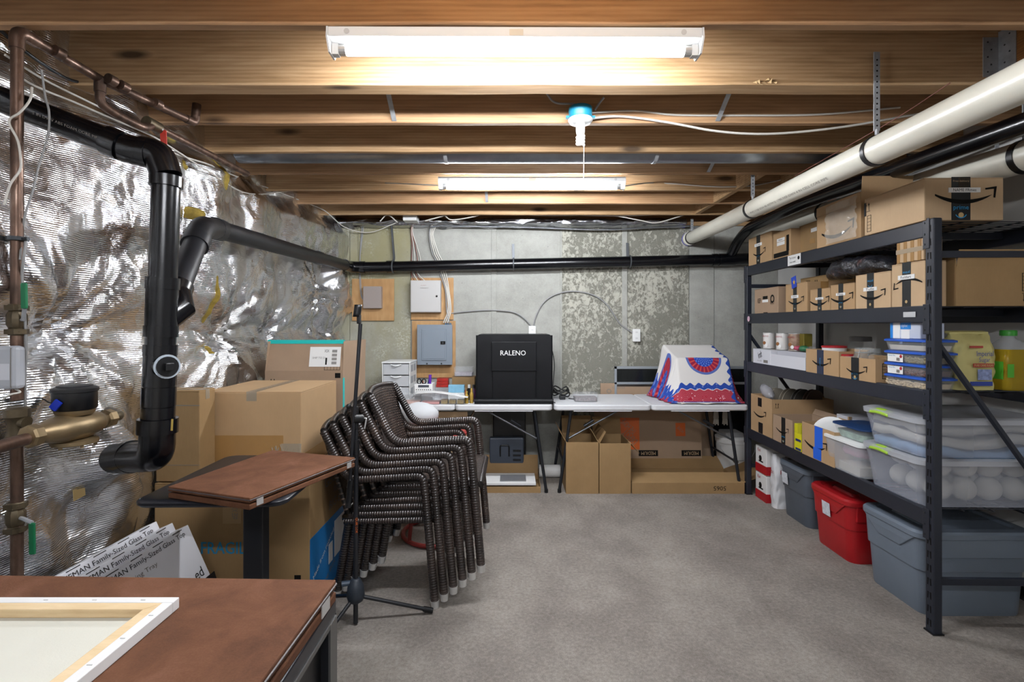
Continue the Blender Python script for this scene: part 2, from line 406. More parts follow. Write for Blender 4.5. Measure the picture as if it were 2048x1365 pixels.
# ================================================================ STRUCTURE
XL, XR, YB, YF, ZJ = -1.84, 2.53, 4.85, -2.4, 2.33
def carpet():
    t = NT('carpet_pile'); a = t.noise(t.co('Object', (1, .8, 1)), 2.6, 6, .62, .15); b = t.noise(t.co(), 320, 3, .7); c = t.noise(t.co(), 60, 4, .7)
    f = t.math('ADD', t.math('MULTIPLY', a, .36), t.math('ADD', t.math('MULTIPLY', b, .34), t.math('MULTIPLY', c, .30)))
    t.set(col=t.ramp(f, [(.34, '5f5953'), (.48, '847d76'), (.62, 'a69f96')]), rough=.95, spec=.1,
          normal=t.bump(b, .5, .006, t.bump(c, .35, .01))); return t.m
make('floor', G().box((XL, YF, -.05), (XR, YB+.1, 0)), carpet(), kind='structure')
def concrete(name, kind):
    t = NT(name); co = t.co('Object'); big = t.noise(co, 1.7, 5, .6, .3); mid = t.noise(co, 9, 6, .65); fine = t.noise(co, 90, 4, .7)
    f = t.math('ADD', t.math('MULTIPLY', big, .45), t.math('ADD', t.math('MULTIPLY', mid, .35), t.math('MULTIPLY', fine, .2)))
    c = t.ramp(f, [(.3, '84847d'), (.5, '9f9f98'), (.7, 'b3b3ac')])
    pits = t.n('ShaderNodeTexVoronoi'); pits.inputs['Scale'].default_value = 14; t.l(co, pits.inputs['Vector']); pit = t.ramp(pits.outputs['Distance'], [(.03, 1), (.07, 0)])
    nrm = t.bump(mid, .15, .01); nrm = t.bump(fine, .2, .003, nrm)
    if kind == 'yellow':
        y = t.noise(t.co('Object', (1, 1, .5)), 2.2, 5, .6); c = t.mix(t.ramp(y, [(.3, .15), (.65, .8)]), c, '958e64')
        sp = t.noise(co, 55, 3, .7); m2 = t.noise(co, 3.2, 3); k = t.math('MULTIPLY', t.ramp(sp, [(.5, 0), (.58, 1)]), t.ramp(m2, [(.5, 0), (.62, .8)])); c = t.mix(k, c, 'bdbcae')
    if kind == 'spalled':
        e = t.noise(t.co('Object', (1, 1, .75)), 32, 8, .74, .7); lo = t.noise(t.co('Object', (1, 1, .6)), 2.6, 4)
        k = t.ramp(t.math('ADD', e, t.math('MULTIPLY', t.math('SUBTRACT', lo, .5), .55)), [(.48, 0), (.56, 1)])
        edge = t.ramp(t.math('ADD', e, t.math('MULTIPLY', t.math('SUBTRACT', lo, .5), .55)), [(.44, 0), (.47, 1), (.5, 0)])
        c = t.mix(.7, c, '6c6a5c'); c = t.mix(t.math('MULTIPLY', k, .8), c, 'bbb9ac'); c = t.mix(t.math('MULTIPLY', edge, .4), c, '55544a')
        nrm = t.bump(k, .5, .006, nrm)
    c = t.mix(t.math('MULTIPLY', pit, .5), c, '3c3c38')
    t.set(col=c, rough=.85, spec=.25, normal=nrm); return t.m
CONC = concrete('concrete', 'plain'); CONCY = concrete('stained_concrete', 'yellow'); CONCS = concrete('spalled_concrete', 'spalled')
wb = make('wall_back', G().box((XL, YB+.012, 0), (XR+.1, YB+.2, 2.3)), CONC, kind='structure')
edges = [560, 700, 722, 822, 988, 1122, 1249, 1378, 1428, 1566]
pm = [CONCY, CONCY, CONCY, CONC, CONC, CONCS, CONCS, CONC, CONC]
xs = [xat(e, YB) for e in edges]; xs[-1] = XR
for i in range(9):
    make('concrete_panel', G().box((xs[i]+.003, YB-.004*(i % 2), 0), (xs[i+1]-.003, YB+.02, 2.29)), pm[i], wb)
for px, w, mt in ((988, .05, CONC), (1249, .05, CONC), (1122, .02, CONC), (720, .03, CONCY)):
    x = xat(px, YB); make('form_ridge', G().box((x-w/2, YB-.012, .0), (x+w/2, YB, 2.288)), mt, wb, bevel=.004)
make('sill_plate', G().box((XL+.05, YB-.02, 2.3), (XR, YB+.14, 2.338)), JOIST, wb)
make('rim_board', G().box((XL, YB+.15, 2.3), (XR+.1, YB+.19, 2.56)), JOISTW, wb)
wr = make('wall_right', G().box((XR, YF, 0), (XR+.1, YB+.012, 2.56)), WALLW, kind='structure')
make('baseboard_right', G().box((XR-.012, YF, .0), (XR, YB, .07)), M('dark_baseboard', '2b2a2c', .6), kind='structure')
make('wall_front', G().box((XL, YF-.1, 0), (XR+.1, YF, 2.56)), WALLW, kind='structure')
# ceiling: subfloor plus joists
ce = make('ceiling', G().box((XL-.1, YF-.1, 2.566), (XR+.1, YB+.2, 2.6)), wood('subfloor', '5e3f22', '7d5832', '946b40', (6, 1, 6), .8), kind='structure')
def joist(y0, th, x0=XL+.03, x1=XR-.005, mat=JOIST, z0=ZJ):
    g = G(); n = 14
    # slightly wavy board, bevelled arrises
    prof = [(0, .004), (.004, 0), (th-.004, 0), (th, .004), (th, .234), (0, .234)]
    rings = []
    for i in range(n+1):
        x = x0+(x1-x0)*i/n; dy = .002*math.sin(i*1.7+y0*9); dz = .0015*math.sin(i*2.3+y0*5)
        rings.append([V((x, y0+p[0]+dy, z0+p[1]+(dz if p[1] < .1 else 0))) for p in prof])
    g.loft(rings); return make('joist', g, mat, ce, smooth=25)
joist(1.645, .038, mat=JOISTW)
joist(2.06, .09, x1=2.02, mat=JOIST)
JY = [2.448+.4075*k for k in range(6)]
for k, y in enumerate(JY): joist(y, .038, mat=[JOISTW, JOIST][k % 2])
for k in range(5): joist(1.3-.41*k, .038)
make('trimmer_joist', G().box((1.965, 1.75, ZJ), (2.04, 2.055, 2.56)), wood('trimmer_wood', '6d4424', '94622f', 'ab7a48', (14, 1.2, 14)), ce, bevel=.004)
for k, y in enumerate(JY[3:]):
    for x in (1.63, 1.95, 2.25):
        make('blocking', G().box((x-.02, y-.37, ZJ+.005), (x+.02, y-.001, ZJ+.2)), JOIST, ce)
def strip(name, a, b, w, t, mat, parent=None, wdir=X, **kw):
    a = V(a); b = V(b); d = b-a; wv = (V(wdir)-d.normalized()*V(wdir).dot(d.normalized())).normalized()*w; n = d.normalized().cross(wv.normalized())*t
    return make(name, G().obox(a-wv/2, d, wv, n), mat, parent, **kw)
br = [((xat(757, 2.16), 2.155, 2.53), (xat(789, 2.445), 2.444, 2.338)), ((.995, 2.155, 2.53), (.985, 2.444, 2.338)), ((1.27, 2.895, 2.53), (1.255, 3.26, 2.338)), ((-.2, 3.71, 2.53), (-.2, 4.07, 2.34))]
for a, b in br: strip('bridging_strap', a, b, .022, .0025, GALV, ce)
sp_ = G()
for k in range(9):
    a = V((xat(1505+5*k, 2.06), 2.058, ZJ+.004+.012*random.random())); sp_.prism([a, a+V((.03*random.uniform(.3, 1), -.006, .012*random.uniform(-1, 1))), a+V((.012, -.012, .02*random.uniform(-.6, 1)))], (0, .0012, .001))
make('wood_splinters', sp_, M('pale_splinter', 'c9ab7c', .8), ce)
# joist hanger: angle plate where the trimmer meets the doubled joist
hg = G(); hz0 = ZJ+.03
hg.obox((1.90, 2.056, hz0), (.064, 0, 0), (0, .003, 0), (0, 0, .16)); hg.obox((1.961, 1.985, hz0-.02), (.003, 0, 0), (0, .072, 0), (0, 0, .2))
hng = make('joist_hanger', hg, GALV, ce)
for k in range(5):
    make('nail_hole', G().lathe([(.0035, 0), (.0035, .0008)], (1.918+.014*(k % 2), 2.056, hz0+.02+.03*k), 8, (0, -1, 0)), STEELD, hng)
    make('nail_hole', G().lathe([(.0035, 0), (.0035, .0008)], (1.961, 2.01+.02*(k % 2), hz0+.01+.035*k), 8, (-1, 0, 0)), STEELD, hng)
# ---------------------------------------------------------------- foil insulation (left wall)
def foilmat(name='foil_facing', tint='eceef1', rib=True):
    t = NT(name); co = t.co('Object'); cr = t.noise(co, 7, 6, .6, 1.2); v = t.n('ShaderNodeTexVoronoi'); v.inputs['Scale'].default_value = 11; v.feature = 'F1'
    nd = t.n('ShaderNodeVectorMath', operation='ADD'); t.l(co, nd.inputs[0]); nz = t.n('ShaderNodeTexNoise'); nz.inputs['Scale'].default_value = 3; t.l(co, nz.inputs['Vector']); t.l(nz.outputs[1], nd.inputs[1]); t.l(nd.outputs[0], v.inputs['Vector'])
    n1 = t.bump(v.outputs['Distance'], .18, .02); n2 = t.bump(cr, .3, .02, n1); n2 = t.bump(t.noise(co, 40, 4, .65), .3, .004, n2)
    if rib:
        w = t.n('ShaderNodeTexWave', wave_type='BANDS', bands_direction='Z'); w.inputs['Scale'].default_value = 38; w.inputs['Distortion'].default_value = 1.2; w.inputs['Detail'].default_value = 1; t.l(co, w.inputs[0])
        n2 = t.bump(w.outputs['Fac'], .35, .0025, n2)
    st = t.noise(co, 1.8, 4); c = t.mix(t.ramp(st, [(.45, 0), (.8, .45)]), tint, 'b5ad9f')
    t.set(col=c, metal=1, rough=t.ramp(t.noise(co, 2.5, 3), [(.3, .16), (.7, .34)]), normal=n2); return t.m
FOIL = foilmat(); FOILR = foilmat('foil_rim', 'b9bbc0', False)
PINCH = [(3.02, 1.29), (1.93, 1.31), (4.3, 1.62), (3.75, 1.28), (1.05, 1.33), (.2, 1.3), (-.8, 1.32), (4.55, 1.2)]
def foil_x(y, z):
    b = .085*(1-math.exp(-((z-1.31)/.13)**2))                       # seam of two blankets
    b *= 1-.5*math.exp(-((z-0)/.25)**2)
    b += .05*math.sin(z*2.1+y*1.3)*math.sin(y*2.6+.6)
    for py, pz in PINCH:
        r = math.hypot(y-py, z-pz); th = math.atan2(z-pz, y-py)
        b += math.exp(-r/.33)*min(1, r/.07)*(.022*math.sin(11*th+py)+.012*math.sin(23*th+2*py))
        b -= .03*math.exp(-(r/.09)**2)
    b += .035*noise.noise((y*3.1, z*2.3, 1.7))+.016*noise.noise((y*9, z*7, 4.1))+.009*noise.noise((y*19, z*17, 9.3))
    b += .045*abs(math.sin(PI*(y-.12)/.61))**.8-.02
    w_ = noise.noise((y*1.1, z*1.1, 6.5)); b += .02*math.sin(13*(y*.8+z*(.9 if w_ > 0 else -.7))+5*w_)*min(1, abs(w_)*3)
    b -= .13*math.exp(-((y-1.55)/.36)**2-((z-2.08)/.16)**2)
    x = -1.765+b
    b2 = .21*math.exp(-((y-1.99)/.12)**2-((z-.845)/.11)**2); x += b2
    if 2.25 < y < 3.25 and z < 1.12: x = min(x, -1.668-.01*math.sin(y*23))
    if y > 4.1: x += .13*min(1, (y-4.1)/.5)
    if z > 2.2: x -= .10*min(1, (z-2.2)/.12)
    return max(x, XL+.004)
g = G(); y0f, y1f = -2.38, 4.84
g.grid(lambda a, b: V((foil_x(y0f+(y1f-y0f)*a, 2.555*b), y0f+(y1f-y0f)*a, 2.555*b)), 380, 150)
wl = make('wall_left', g, FOIL, kind='structure', smooth=60)
make('framing', G().box((XL-.1, YF, 0), (XL, YB+.1, 2.56)), M('stud_wall', '6f5a42', .8), wl)
YEL = M('fibreglass', '8f7a34', .95, var=.35, vs=30, bump=.6, bs=60)
def tuft(px, py, d, w, h, sk=0):
    c = P(px, py, d); c.x = max(c.x, foil_x(c.y, c.z)-.0)
    def fn(a, b):
        y = c.y+(a-.5)*w+sk*(b-.5)*h; z = c.z+(b-.5)*h; e = math.sin(PI*a)*math.sin(PI*b)**.5
        return V((foil_x(y, z)-.012+.03*e+.012*noise.noise((y*40, z*40, 2)), y, z))
    make('insulation_tear', G().grid(fn, 8, 12), YEL, wl, smooth=50)
for a in ((420, 350, 2.85, .05, .2, .1), (404, 428, 2.6, .12, .07), (455, 320, 3.0, .16, .05), (403, 600, 2.82, .035, .30, -.1), (330, 330, 2.55, .05, .05), (375, 270, 2.6, .1, .05), (480, 700, 2.9, .04, .05)): tuft(*a)
make('tape_scrap', G().obox((foil_x(1.93, .73)+.01, 1.905, .70), (0, .052, .006), (0, -.004, .055), (.002, 0, 0)), M('tan_tape', 'cdb27a', .7), wl)
make('tape_scrap', G().obox((foil_x(2.2, .84)+.03, 2.17, .80), (0, .055, .01), (0, -.008, .045), (.002, 0, 0)), MATS['tan_tape'], wl)
# foil over the rim at the back wall
def rimf(a, b):
    x = XL+.15+(XR-.9-XL-.15)*a; t = b*PI*.9
    return V((x, YB-.03-.07*math.sin(t)+.02*noise.noise((x*5, b*4, 3)), 2.275+.085*b+.02*noise.noise((x*7, b*5, 8))))
make('foil_rim_strip', G().grid(rimf, 160, 14), FOILR, wb, smooth=60)
# ---------------------------------------------------------------- metal duct in the joist bay
dg_ = thing('metal_duct', (0.1, 2.99, 2.31), 'long galvanised metal duct running between two wooden ceiling joists', 'duct')
for k in range(3):
    x0 = -1.6+k*1.22
    make('duct_section', G().cyl((x0, 2.99, 2.395), (x0+1.215, 2.99, 2.395), .085, 32), M('duct_metal', '9aa0a8', .35, 1, var=.12, vs=10), dg_, smooth=40)
    make('duct_seam', G().cyl((x0+1.205, 2.99, 2.395), (x0+1.225, 2.99, 2.395), .088, 32), GALV, dg_, smooth=40)
# ---------------------------------------------------------------- fluorescent fixtures
TUBEM = EM('lit_tube', 'f4f8ff', TUBE_POWER)
def fixture(yc, xc, label, skew=0.0):
    L = 1.215; z = ZJ-.002
    r = thing('fluorescent_light', (xc, yc, z), label, 'ceiling light', 'fluorescent tube fixtures under the joists', rz=skew)
    g = G(); pr = [(-.045, 0), (-.045, -.032), (-.022, -.036), (.022, -.036), (.045, -.032), (.045, 0)]
    g.loft([[V((sx*L/2, y, zz)) for y, zz in pr] for sx in (-1, 1)]); make('housing', g, WHITEM, r, local=True, bevel=.002)
    for sx in (-1, 1):
        g = G(); g.prism([(sx*L/2, -.046, .0), (sx*L/2, -.05, -.034), (sx*L/2, -.026, -.074), (sx*L/2, .026, -.074), (sx*L/2, .05, -.034), (sx*L/2, .046, 0)], (sx*.006, 0, 0))
        make('end_plate', g, WHITEM, r, local=True)
        make('lamp_holder', G().box((min(sx*(L/2-.022), sx*(L/2-.001)), -.012, -.073), (max(sx*(L/2-.022), sx*(L/2-.001)), .012, -.036)), WHITE, r, local=True)
    for sy in (0,):
        tb = make('tube', G().cyl((-L/2+.045, 0, -.0545), (L/2-.045, 0, -.0545), .0172, 14), TUBEM, r, local=True, smooth=40)
        for sx in (-1, 1): make('tube_cap', G().cyl((sx*(L/2-.046), 0, -.0545), (sx*(L/2-.023), 0, -.0545), .0175, 14), CHROME, tb, local=True)
    for sx in (-1, 1): make('knockout', G().lathe([(.009, 0), (.009, .001)], (sx*(L/2-.06), -.0455, -.016), 14, (0, -1, 0)), M('knockout_grey', 'c4c4c2', .5), r, local=True)
    make('rating_label', G().box((-.02, -.0458, -.028), (.025, -.0448, -.008)), M('cream_label', 'd5ccba', .6), r, local=True)
    return r
fixture(1.70, xat(1031, 1.653)-.0, 'white tube light hanging under the joist above the utility table', .006)
fixture(3.375, xat(1064, 3.32), 'white tube light farther back beyond the pull cord bulb')
fixture(-.75, .05, 'white tube light nearest the white front wall of the room')
# ================================================================ LEFT SIDE: pipes and meter
PR = .0445
def hub(g, a, b, r=PR*1.16, n=20): return g.cyl(a, b, r, n)
dr = thing('drain_pipe', P(330, 850, 1.81), 'black plastic drain pipe stack with elbows, wye and cleanout, running on along the concrete wall', 'pipe')
SD = 1.81
def SP(py, dx=0): return P(331-(py-400)*.034+dx, py, SD)
A = P(-90, 163, 1.72); B = P(262, 300, 1.79); C = P(330, 330, SD)
make('pipe_section', G().tube([A, B], PR, 22), ABS, dr, smooth=40)
make('elbow', G().tube(bend([P(250, 296, 1.79), P(272, 302, 1.795), P(318, 306, SD), SP(352)], .07, 8), PR*1.12, 22), ABS, dr, smooth=40)
make('coupling', hub(G(), P(214, 281, 1.777), P(244, 293, 1.785)), ABS, dr, smooth=40)
make('coupling', hub(G(), P(284, 303, 1.80), P(300, 306, 1.805), PR*1.2), ABS, dr, smooth=40)
make('pipe_section', G().tube([SP(352), SP(600)], PR, 22), ABS, dr, smooth=40)
make('coupling', hub(G(), SP(353), SP(374), PR*1.17), ABS, dr, smooth=40)
make('coupling', hub(G(), SP(556), SP(579), PR*1.2), ABS, dr, smooth=40)
E2 = P(402, 452, 2.28)
wy = make('wye', G().tube([SP(578), SP(652)], PR*1.13, 22), ABS, dr, smooth=40)
make('wye_branch', G().tube([SP(650), SP(628)+V((.03, .06, .02)), P(352, 582, 1.93)], [PR*.9, PR*1.05, PR*1.1], 22), ABS, wy, smooth=40)
make('coupling', hub(G(), P(349, 590, 1.915), P(356, 572, 1.945), PR*1.22), ABS, dr, smooth=40)
make('pipe_section', G().tube([P(350, 588, 1.92), P(398, 470, 2.22)], PR, 22), ABSD, dr, smooth=40)
W1 = P(440, 462, 2.55); WC = P(697, 533, 4.68)
make('elbow', G().tube(bend([P(392, 485, 2.18), P(403, 455, 2.26), P(432, 458, 2.5)], .09, 8), PR*1.15, 22), ABSD, dr, smooth=40)
make('coupling', hub(G(), P(389, 492, 2.165), P(395, 478, 2.2), PR*1.22), ABSD, dr, smooth=40)
make('coupling', hub(G(), P(428, 457, 2.47), P(441, 461, 2.56), PR*1.22), ABSD, dr, smooth=40)
make('pipe_section', G().tube([P(432, 458, 2.5), P(690, 531, 4.6)], PR*1.05, 22), ABSD, dr, smooth=40)
make('coupling', hub(G(), P(634, 515, 3.95), P(640, 517, 4.03), PR*1.2), ABS, dr, smooth=40)
BW0 = P(727, 535, 4.74); BW1 = P(1470, 519, 4.74); BR_ = .05
make('elbow', G().tube(bend([P(688, 530, 4.58), P(699, 534, 4.72), BW0], .06, 6), .053, 20), ABS, dr, smooth=40)
make('pipe_section', G().tube([BW0, BW1], BR_, 22), ABS, dr, smooth=40)
for a, b in ((720, 730), (774, 786), (1425, 1434), (1438, 1470)):
    t0 = (a-727)/(1470-727); t1 = (b-727)/(1470-727)
    make('coupling', hub(G(), BW0.lerp(BW1, t0), BW0.lerp(BW1, t1), BR_*1.14), ABS, dr, smooth=40)
# branch up to the right along the joists
make('pipe_section', G().tube(bend([P(1462, 519, 4.74), P(1500, 518, 4.74), P(1525, 517, 4.74)], .05), BR_*1.05, 20), ABS, dr, smooth=40)
make('branch_pipe', G().tube(bend([P(1462, 510, 4.73), P(1478, 478, 4.6), P(1500, 455, 4.42), V((2.02, 3.5, 2.205)), V((2.03, 1.5, 2.14))], .08, 6), .043, 18), ABS, dr, smooth=40)
# lower stack
for a, b, k in ((652, 674, 1.2), (690, 711, 1.18), (752, 772, 1.18), (774, 812, 1.2), (814, 836, 1.18)):
    make('coupling', hub(G(), SP(a), SP(b), PR*k), ABS, dr, smooth=40)
make('pipe_section', G().tube([SP(640), SP(840)], PR*1.06, 22), ABS, dr, smooth=40)
tee = make('cleanout_tee', G().tube([SP(712), SP(754)], PR*1.14, 22), ABS, dr, smooth=40)
nn = (V((0, 0, CH))-SP(732)+V((1.0, .2, 0))).normalized(); nn.z = 0; nn.normalize()
make('cleanout_collar', G().cyl(SP(732), SP(732)+nn*.062, .04, 20), ABS, tee, smooth=40)
make('cleanout_ring', G().lathe([(.034, 0), (.042, 0), (.042, .004), (.034, .004)], SP(732)+nn*.06, 24, nn), M('glue_ring', 'aab4bd', .4), tee, smooth=40)
make('cleanout_plug', G().cyl(SP(732)+nn*.058, SP(732)+nn*.068, .035, 20), BLACK, tee, smooth=40)
q = SP(732)+nn*.066; side = nn.cross(Z)
make('plug_square', G().obox(q-side*.013-Z*.013, side*.026, Z*.026, nn*.022), BLACK, tee, bevel=.002)
make('coupling', hub(G(), SP(837), SP(866), PR*1.42), ABS, dr, smooth=40)
make('glue_drip', G().obox(P(342, 862, SD-.062), V((.006, 0, 0)), V((.002, 0, .04)), V((0, -.002, 0))), M('dried_glue', 'b59b4a', .5), dr)
make('elbow', G().tube(bend([SP(862), SP(905), P(240, 922, 1.93), P(215, 925, 1.98)], .11, 10), [PR*1.25]*12+[PR*1.25], 22) if False else G().tube(bend([SP(862), SP(912), P(232, 917, 1.955)], .13, 12), PR*1.25, 22), ABS, dr, smooth=40)
make('coupling', hub(G(), P(266, 914, 1.90), P(252, 916, 1.925), PR*1.36), ABS, dr, smooth=40)
fr_ = Fr(A.lerp(B, .55)-V((0, PR+.004, .022)), (B-A), Z, (B-A).length*.4, .02)
txt(dr, Fr(A.lerp(B, .52)+V((0, -PR-.001, -.012)), (B-A).normalized(), Z, .2, .02), '3 IN DWV ABS FOAM CORE PIPE', .5, .3, .22, .009, INKG)
# pipe straps on the back wall
STR = M('lead_strap', '5a5d60', .5, .6)
for px, yt in ((1027, 488), (1260, 486)):
    t = (px-727)/(1470-727); c = BW0.lerp(BW1, t); top = P(px, yt, 4.83)
    r = thing('pipe_strap', c, 'dark metal strap holding the drain pipe to the concrete, '+('above the black light box' if px < 1100 else 'above the wall outlet'), 'strap')
    make('strap_loop', G().tube([c+V((0, math.cos(a)*.055, math.sin(a)*.055)) for a in [2*PI*k/16 for k in range(16)]], .006, 6, closed=True), STR, r)
    make('strap_tail', G().obox((c.x-.012, 4.832, c.z+.04), (.024, 0, 0), (0, .004, 0), (-.004, 0, top.z-c.z-.04)), STR, r)
c = BW0.lerp(BW1, (786-727)/743); r = thing('pipe_strap', c, 'long lead coloured strap hanging from the rim to the drain pipe above the plywood', 'strap')
make('strap_tail', G().tube(smoothpath([P(783, 452, 4.8), P(786, 490, 4.81), P(788, 515, 4.80), P(787, 522, 4.79)]), .011, 6), STR, r)
make('strap_loop', G().tube([c+V((0, math.cos(a)*.055, math.sin(a)*.055)) for a in [2*PI*k/16 for k in range(16)]], .007, 6, closed=True), STR, r)
# ---------------------------------------------------------------- copper riser and runs
cp = thing('copper_pipe', (xat(37, 1.63), 1.63, 0), 'copper water riser with green handled valves, elbow and runs under the joists', 'pipe')
RX, RD = xat(34, 1.63), 1.63; cr = .0165; ZC = 2.302
def RP(py): return V((RX+(py-600)*-.00001, RD, zat(py, RD)))
make('riser', G().tube([V((RX, RD, .0)), V((RX, RD, 1.09))], cr, 16), COPPER, cp, smooth=40)
make('riser', G().tube([V((RX, RD, 1.12)), V((RX, RD, ZC-.03))], cr, 16), COPPER, cp, smooth=40)
make('elbow', G().tube(bend([V((RX, RD, ZC-.06)), V((RX, RD, ZC)), V((RX, RD+.07, ZC))], .04, 8), cr*1.22, 16), COPPER, cp, smooth=40)
E1 = P(372, 240, 2.33); E1.z = ZC; T1 = V((RX+.003, 1.955, ZC))
make('pipe_run', G().tube([V((RX, RD+.04, ZC)), T1, E1], cr, 16), COPPER, cp, smooth=40)
for t in (.12, .42, .5, .74):
    q0 = V((RX, RD+.04, ZC)).lerp(E1, t); dv = (E1-V((RX, RD, ZC))).normalized(); make('pipe_joint', G().cyl(q0, q0+dv*.03, cr*1.18, 16), COPPER, cp, smooth=40)
make('elbow', G().tube(bend([E1, E1+V((.01, .05, 0)), E1+V((.015, .055, .09))], .03, 6), cr*1.15, 14), COPPER, cp, smooth=40)
make('tee', G().tube([T1, T1-Z*.05], cr*1.2, 16), COPPER, cp, smooth=40)
L0 = T1-Z*.09; L1 = V((RX+.02, 2.03, 2.19)); L2 = P(305, 250, 2.2); L3 = P(495, 348, 2.95)
make('pipe_run', G().tube(bend([T1-Z*.04, T1-Z*.095, L1, V((RX+.04, 2.14, 2.185)), L2], .04, 5), cr, 16), COPPER, cp, smooth=40)
make('pipe_run', G().tube([L2, L3], cr*.95, 16), COPPER, cp, smooth=40)
vb = make('valve', G().tube([P(292, 243, 2.17), P(318, 257, 2.24)], cr*1.5, 14), BRASSD, cp, smooth=40)
vh = P(326, 262, 2.24)
hp = [vh+V((-.012, 0, .012)), vh+V((.016, 0, .0)), vh+V((.014, .01, -.10)), vh+V((.004, .012, -.118)), vh+V((-.012, .01, -.10))]
make('red_handle', G().prism(hp, (0, -.004, 0)), REDH, vb); make('handle_bolt', G().sphere(vh+V((0, -.006, .004)), .007, 8), CHROME, vb)
def ballvalve(py0, py1, hx0, hy0, hy1):
    c0, c1 = RP(py1), RP(py0)
    v = make('valve', G().lathe([(.02, 0), (.026, .01), (.02, .02), (.024, .035), (.024, .06), (.02, .075), (.027, .088), (.022, .1)], c0, 8), BRASSD, cp, smooth=30)
    for zz in (.01, .085): make('valve_nut', G().lathe([(.03, 0), (.03, .016)], c0+Z*zz, 6), BRASSD, v)
    h0 = P(hx0, hy0, RD-.03); h1 = P(hx0+2, hy1, RD-.03)
    make('lever_arm', G().tube(bend([c0+Z*.05, c0+V((.03, -.025, .055)), h0+V((0, 0, .0))], .01, 4), .006, 8), GALV, v)
    hd = make('green_handle', G().obox(h1-V((.010, .004, 0)), (.02, 0, 0), (0, .008, 0), h0-h1), GREENH, v, bevel=.004)
ballvalve(605, 660, 47, 566, 617) if False else None
def bv(pyc, hx, hy_top, hy_bot, arm_up):
    c0 = RP(pyc)-Z*.05
    v = make('valve', G().lathe([(.02, 0), (.028, .012), (.02, .022), (.026, .035), (.026, .065), (.02, .078), (.028, .09), (.02, .1)], c0, 10), BRASSD, cp, smooth=30)
    make('valve_nut', G().lathe([(.031, 0), (.031, .016)], c0+Z*.004, 6), BRASSD, v); make('valve_nut', G().lathe([(.031, 0), (.031, .016)], c0+Z*.08, 6), BRASSD, v)
    ht = P(hx, hy_top, RD-.02); hb = P(hx+1, hy_bot, RD-.02); st = RP(pyc)+V((.03, -.01, 0))
    near = hb if arm_up else ht
    make('lever_arm', G().tube([RP(pyc), st, near], .006, 8), GALV, v)
    make('green_handle', G().obox(hb-V((.010, .004, 0)), (.02, 0, 0), (0, .008, 0), ht-hb), GREENH, v, bevel=.004)
    return v
bv(640, 48, 566, 618, True); bv(1035, 64, 1046, 1110, False)
make('pipe_clamp', G().lathe([(cr, 0), (cr+.012, 0), (cr+.012, .012), (cr, .012)], RP(482), 14), STEELD, cp)
make('clamp_bolt', G().cyl(RP(479)+V((-.045, 0, 0)), RP(479)+V((.045, -.01, 0)), .006, 8), STEELD, cp)
# ---------------------------------------------------------------- water meter line
MX = -1.50; MZ = 1.012
def MP(y, dx=0, dz=0): return V((MX+dx, y-.07, MZ+dz))
wm = thing('water_meter', MP(1.8, 0, -.06), 'bronze water meter with round black register on a copper line beside the riser', 'meter')
make('inlet_pipe', G().tube([MP(1.25, .0, -.02), MP(1.66, 0, -.005)], .019, 16), COPPER, wm, smooth=40)
make('cross_pipe', G().tube([V((RX, RD, MZ+.04)), MP(1.70, -.05, .035)], .02, 14), BRASSD, wm, smooth=40)
make('union_nut', G().lathe([(.03, 0), (.036, .006), (.036, .032), (.028, .04)], MP(1.645), 8, Y), BRASS, wm, smooth=20)
bodyr = []
for y, hx, hz in ((1.67, .022, .022), (1.69, .03, .028), (1.72, .05, .036), (1.76, .062, .045), (1.82, .066, .048), (1.88, .06, .045), (1.91, .04, .036), (1.935, .026, .026), (1.96, .022, .022)):
    bodyr.append([MP(y, hx*math.cos(a), hz*math.sin(a)) for a in [2*PI*k/20 for k in range(20)]])
mb = make('meter_body', G().loft(bodyr), BRASS, wm, smooth=50)
make('bottom_flange', G().lathe([(.055, 0), (.066, .004), (.066, .016), (.055, .02)], MP(1.82, 0, -.062), 20), BRASS, mb, smooth=40)
for k in range(6):
    a = PI/3*k; make('flange_bolt', G().lathe([(.006, 0), (.006, .024)], MP(1.82+.056*math.cos(a), .056*math.sin(a), -.068), 6), BRASS, mb)
make('neck', G().lathe([(.05, 0), (.056, .01), (.056, .02)], MP(1.82, 0, .04), 20), BRASS, mb, smooth=40)
rg = make('register', G().lathe([(.058, 0), (.062, .006), (.062, .06), (.066, .062), (.066, .072), (.055, .078)], MP(1.82, 0, .058), 28), BLACK, wm, smooth=40)
make('register_lid', G().lathe([(.05, 0), (.05, .004), (.04, .006)], MP(1.82, 0, .136), 24), BLACKM, rg, smooth=40)
make('outlet_nut', G().lathe([(.026, 0), (.034, .004), (.034, .03), (.026, .034)], MP(1.945), 8, Y), BRASS, wm, smooth=20)
make('outlet_pipe', G().tube(bend([MP(1.96), MP(2.02), V((-1.62, 2.05, MZ))], .04), .019, 14), BRASSD, wm, smooth=40)
make('tee_fitting', G().lathe([(.026, 0), (.032, .008), (.026, .016), (.024, .05), (.03, .07), (.034, .075), (.034, .1), (.024, .105)], V((RX, RD, MZ-.02)), 12), BRASSD, wm, smooth=30)
tg = P(97, 815, 1.68)
make('blue_seal_tag', G().obox(tg, (.022, 0, .026), (.02, 0, -.014), (0, .006, 0)), M('blue_tag', '1333b8', .4), wm)
make('wire', G().tube(smoothpath([P(-20, 803, 1.62), P(40, 800, 1.64), P(80, 797, 1.67), P(100, 806, 1.68), P(130, 808, 1.72), P(170, 808, 1.745), P(192, 800, 1.77)]), .0022, 6), CABB, wm)
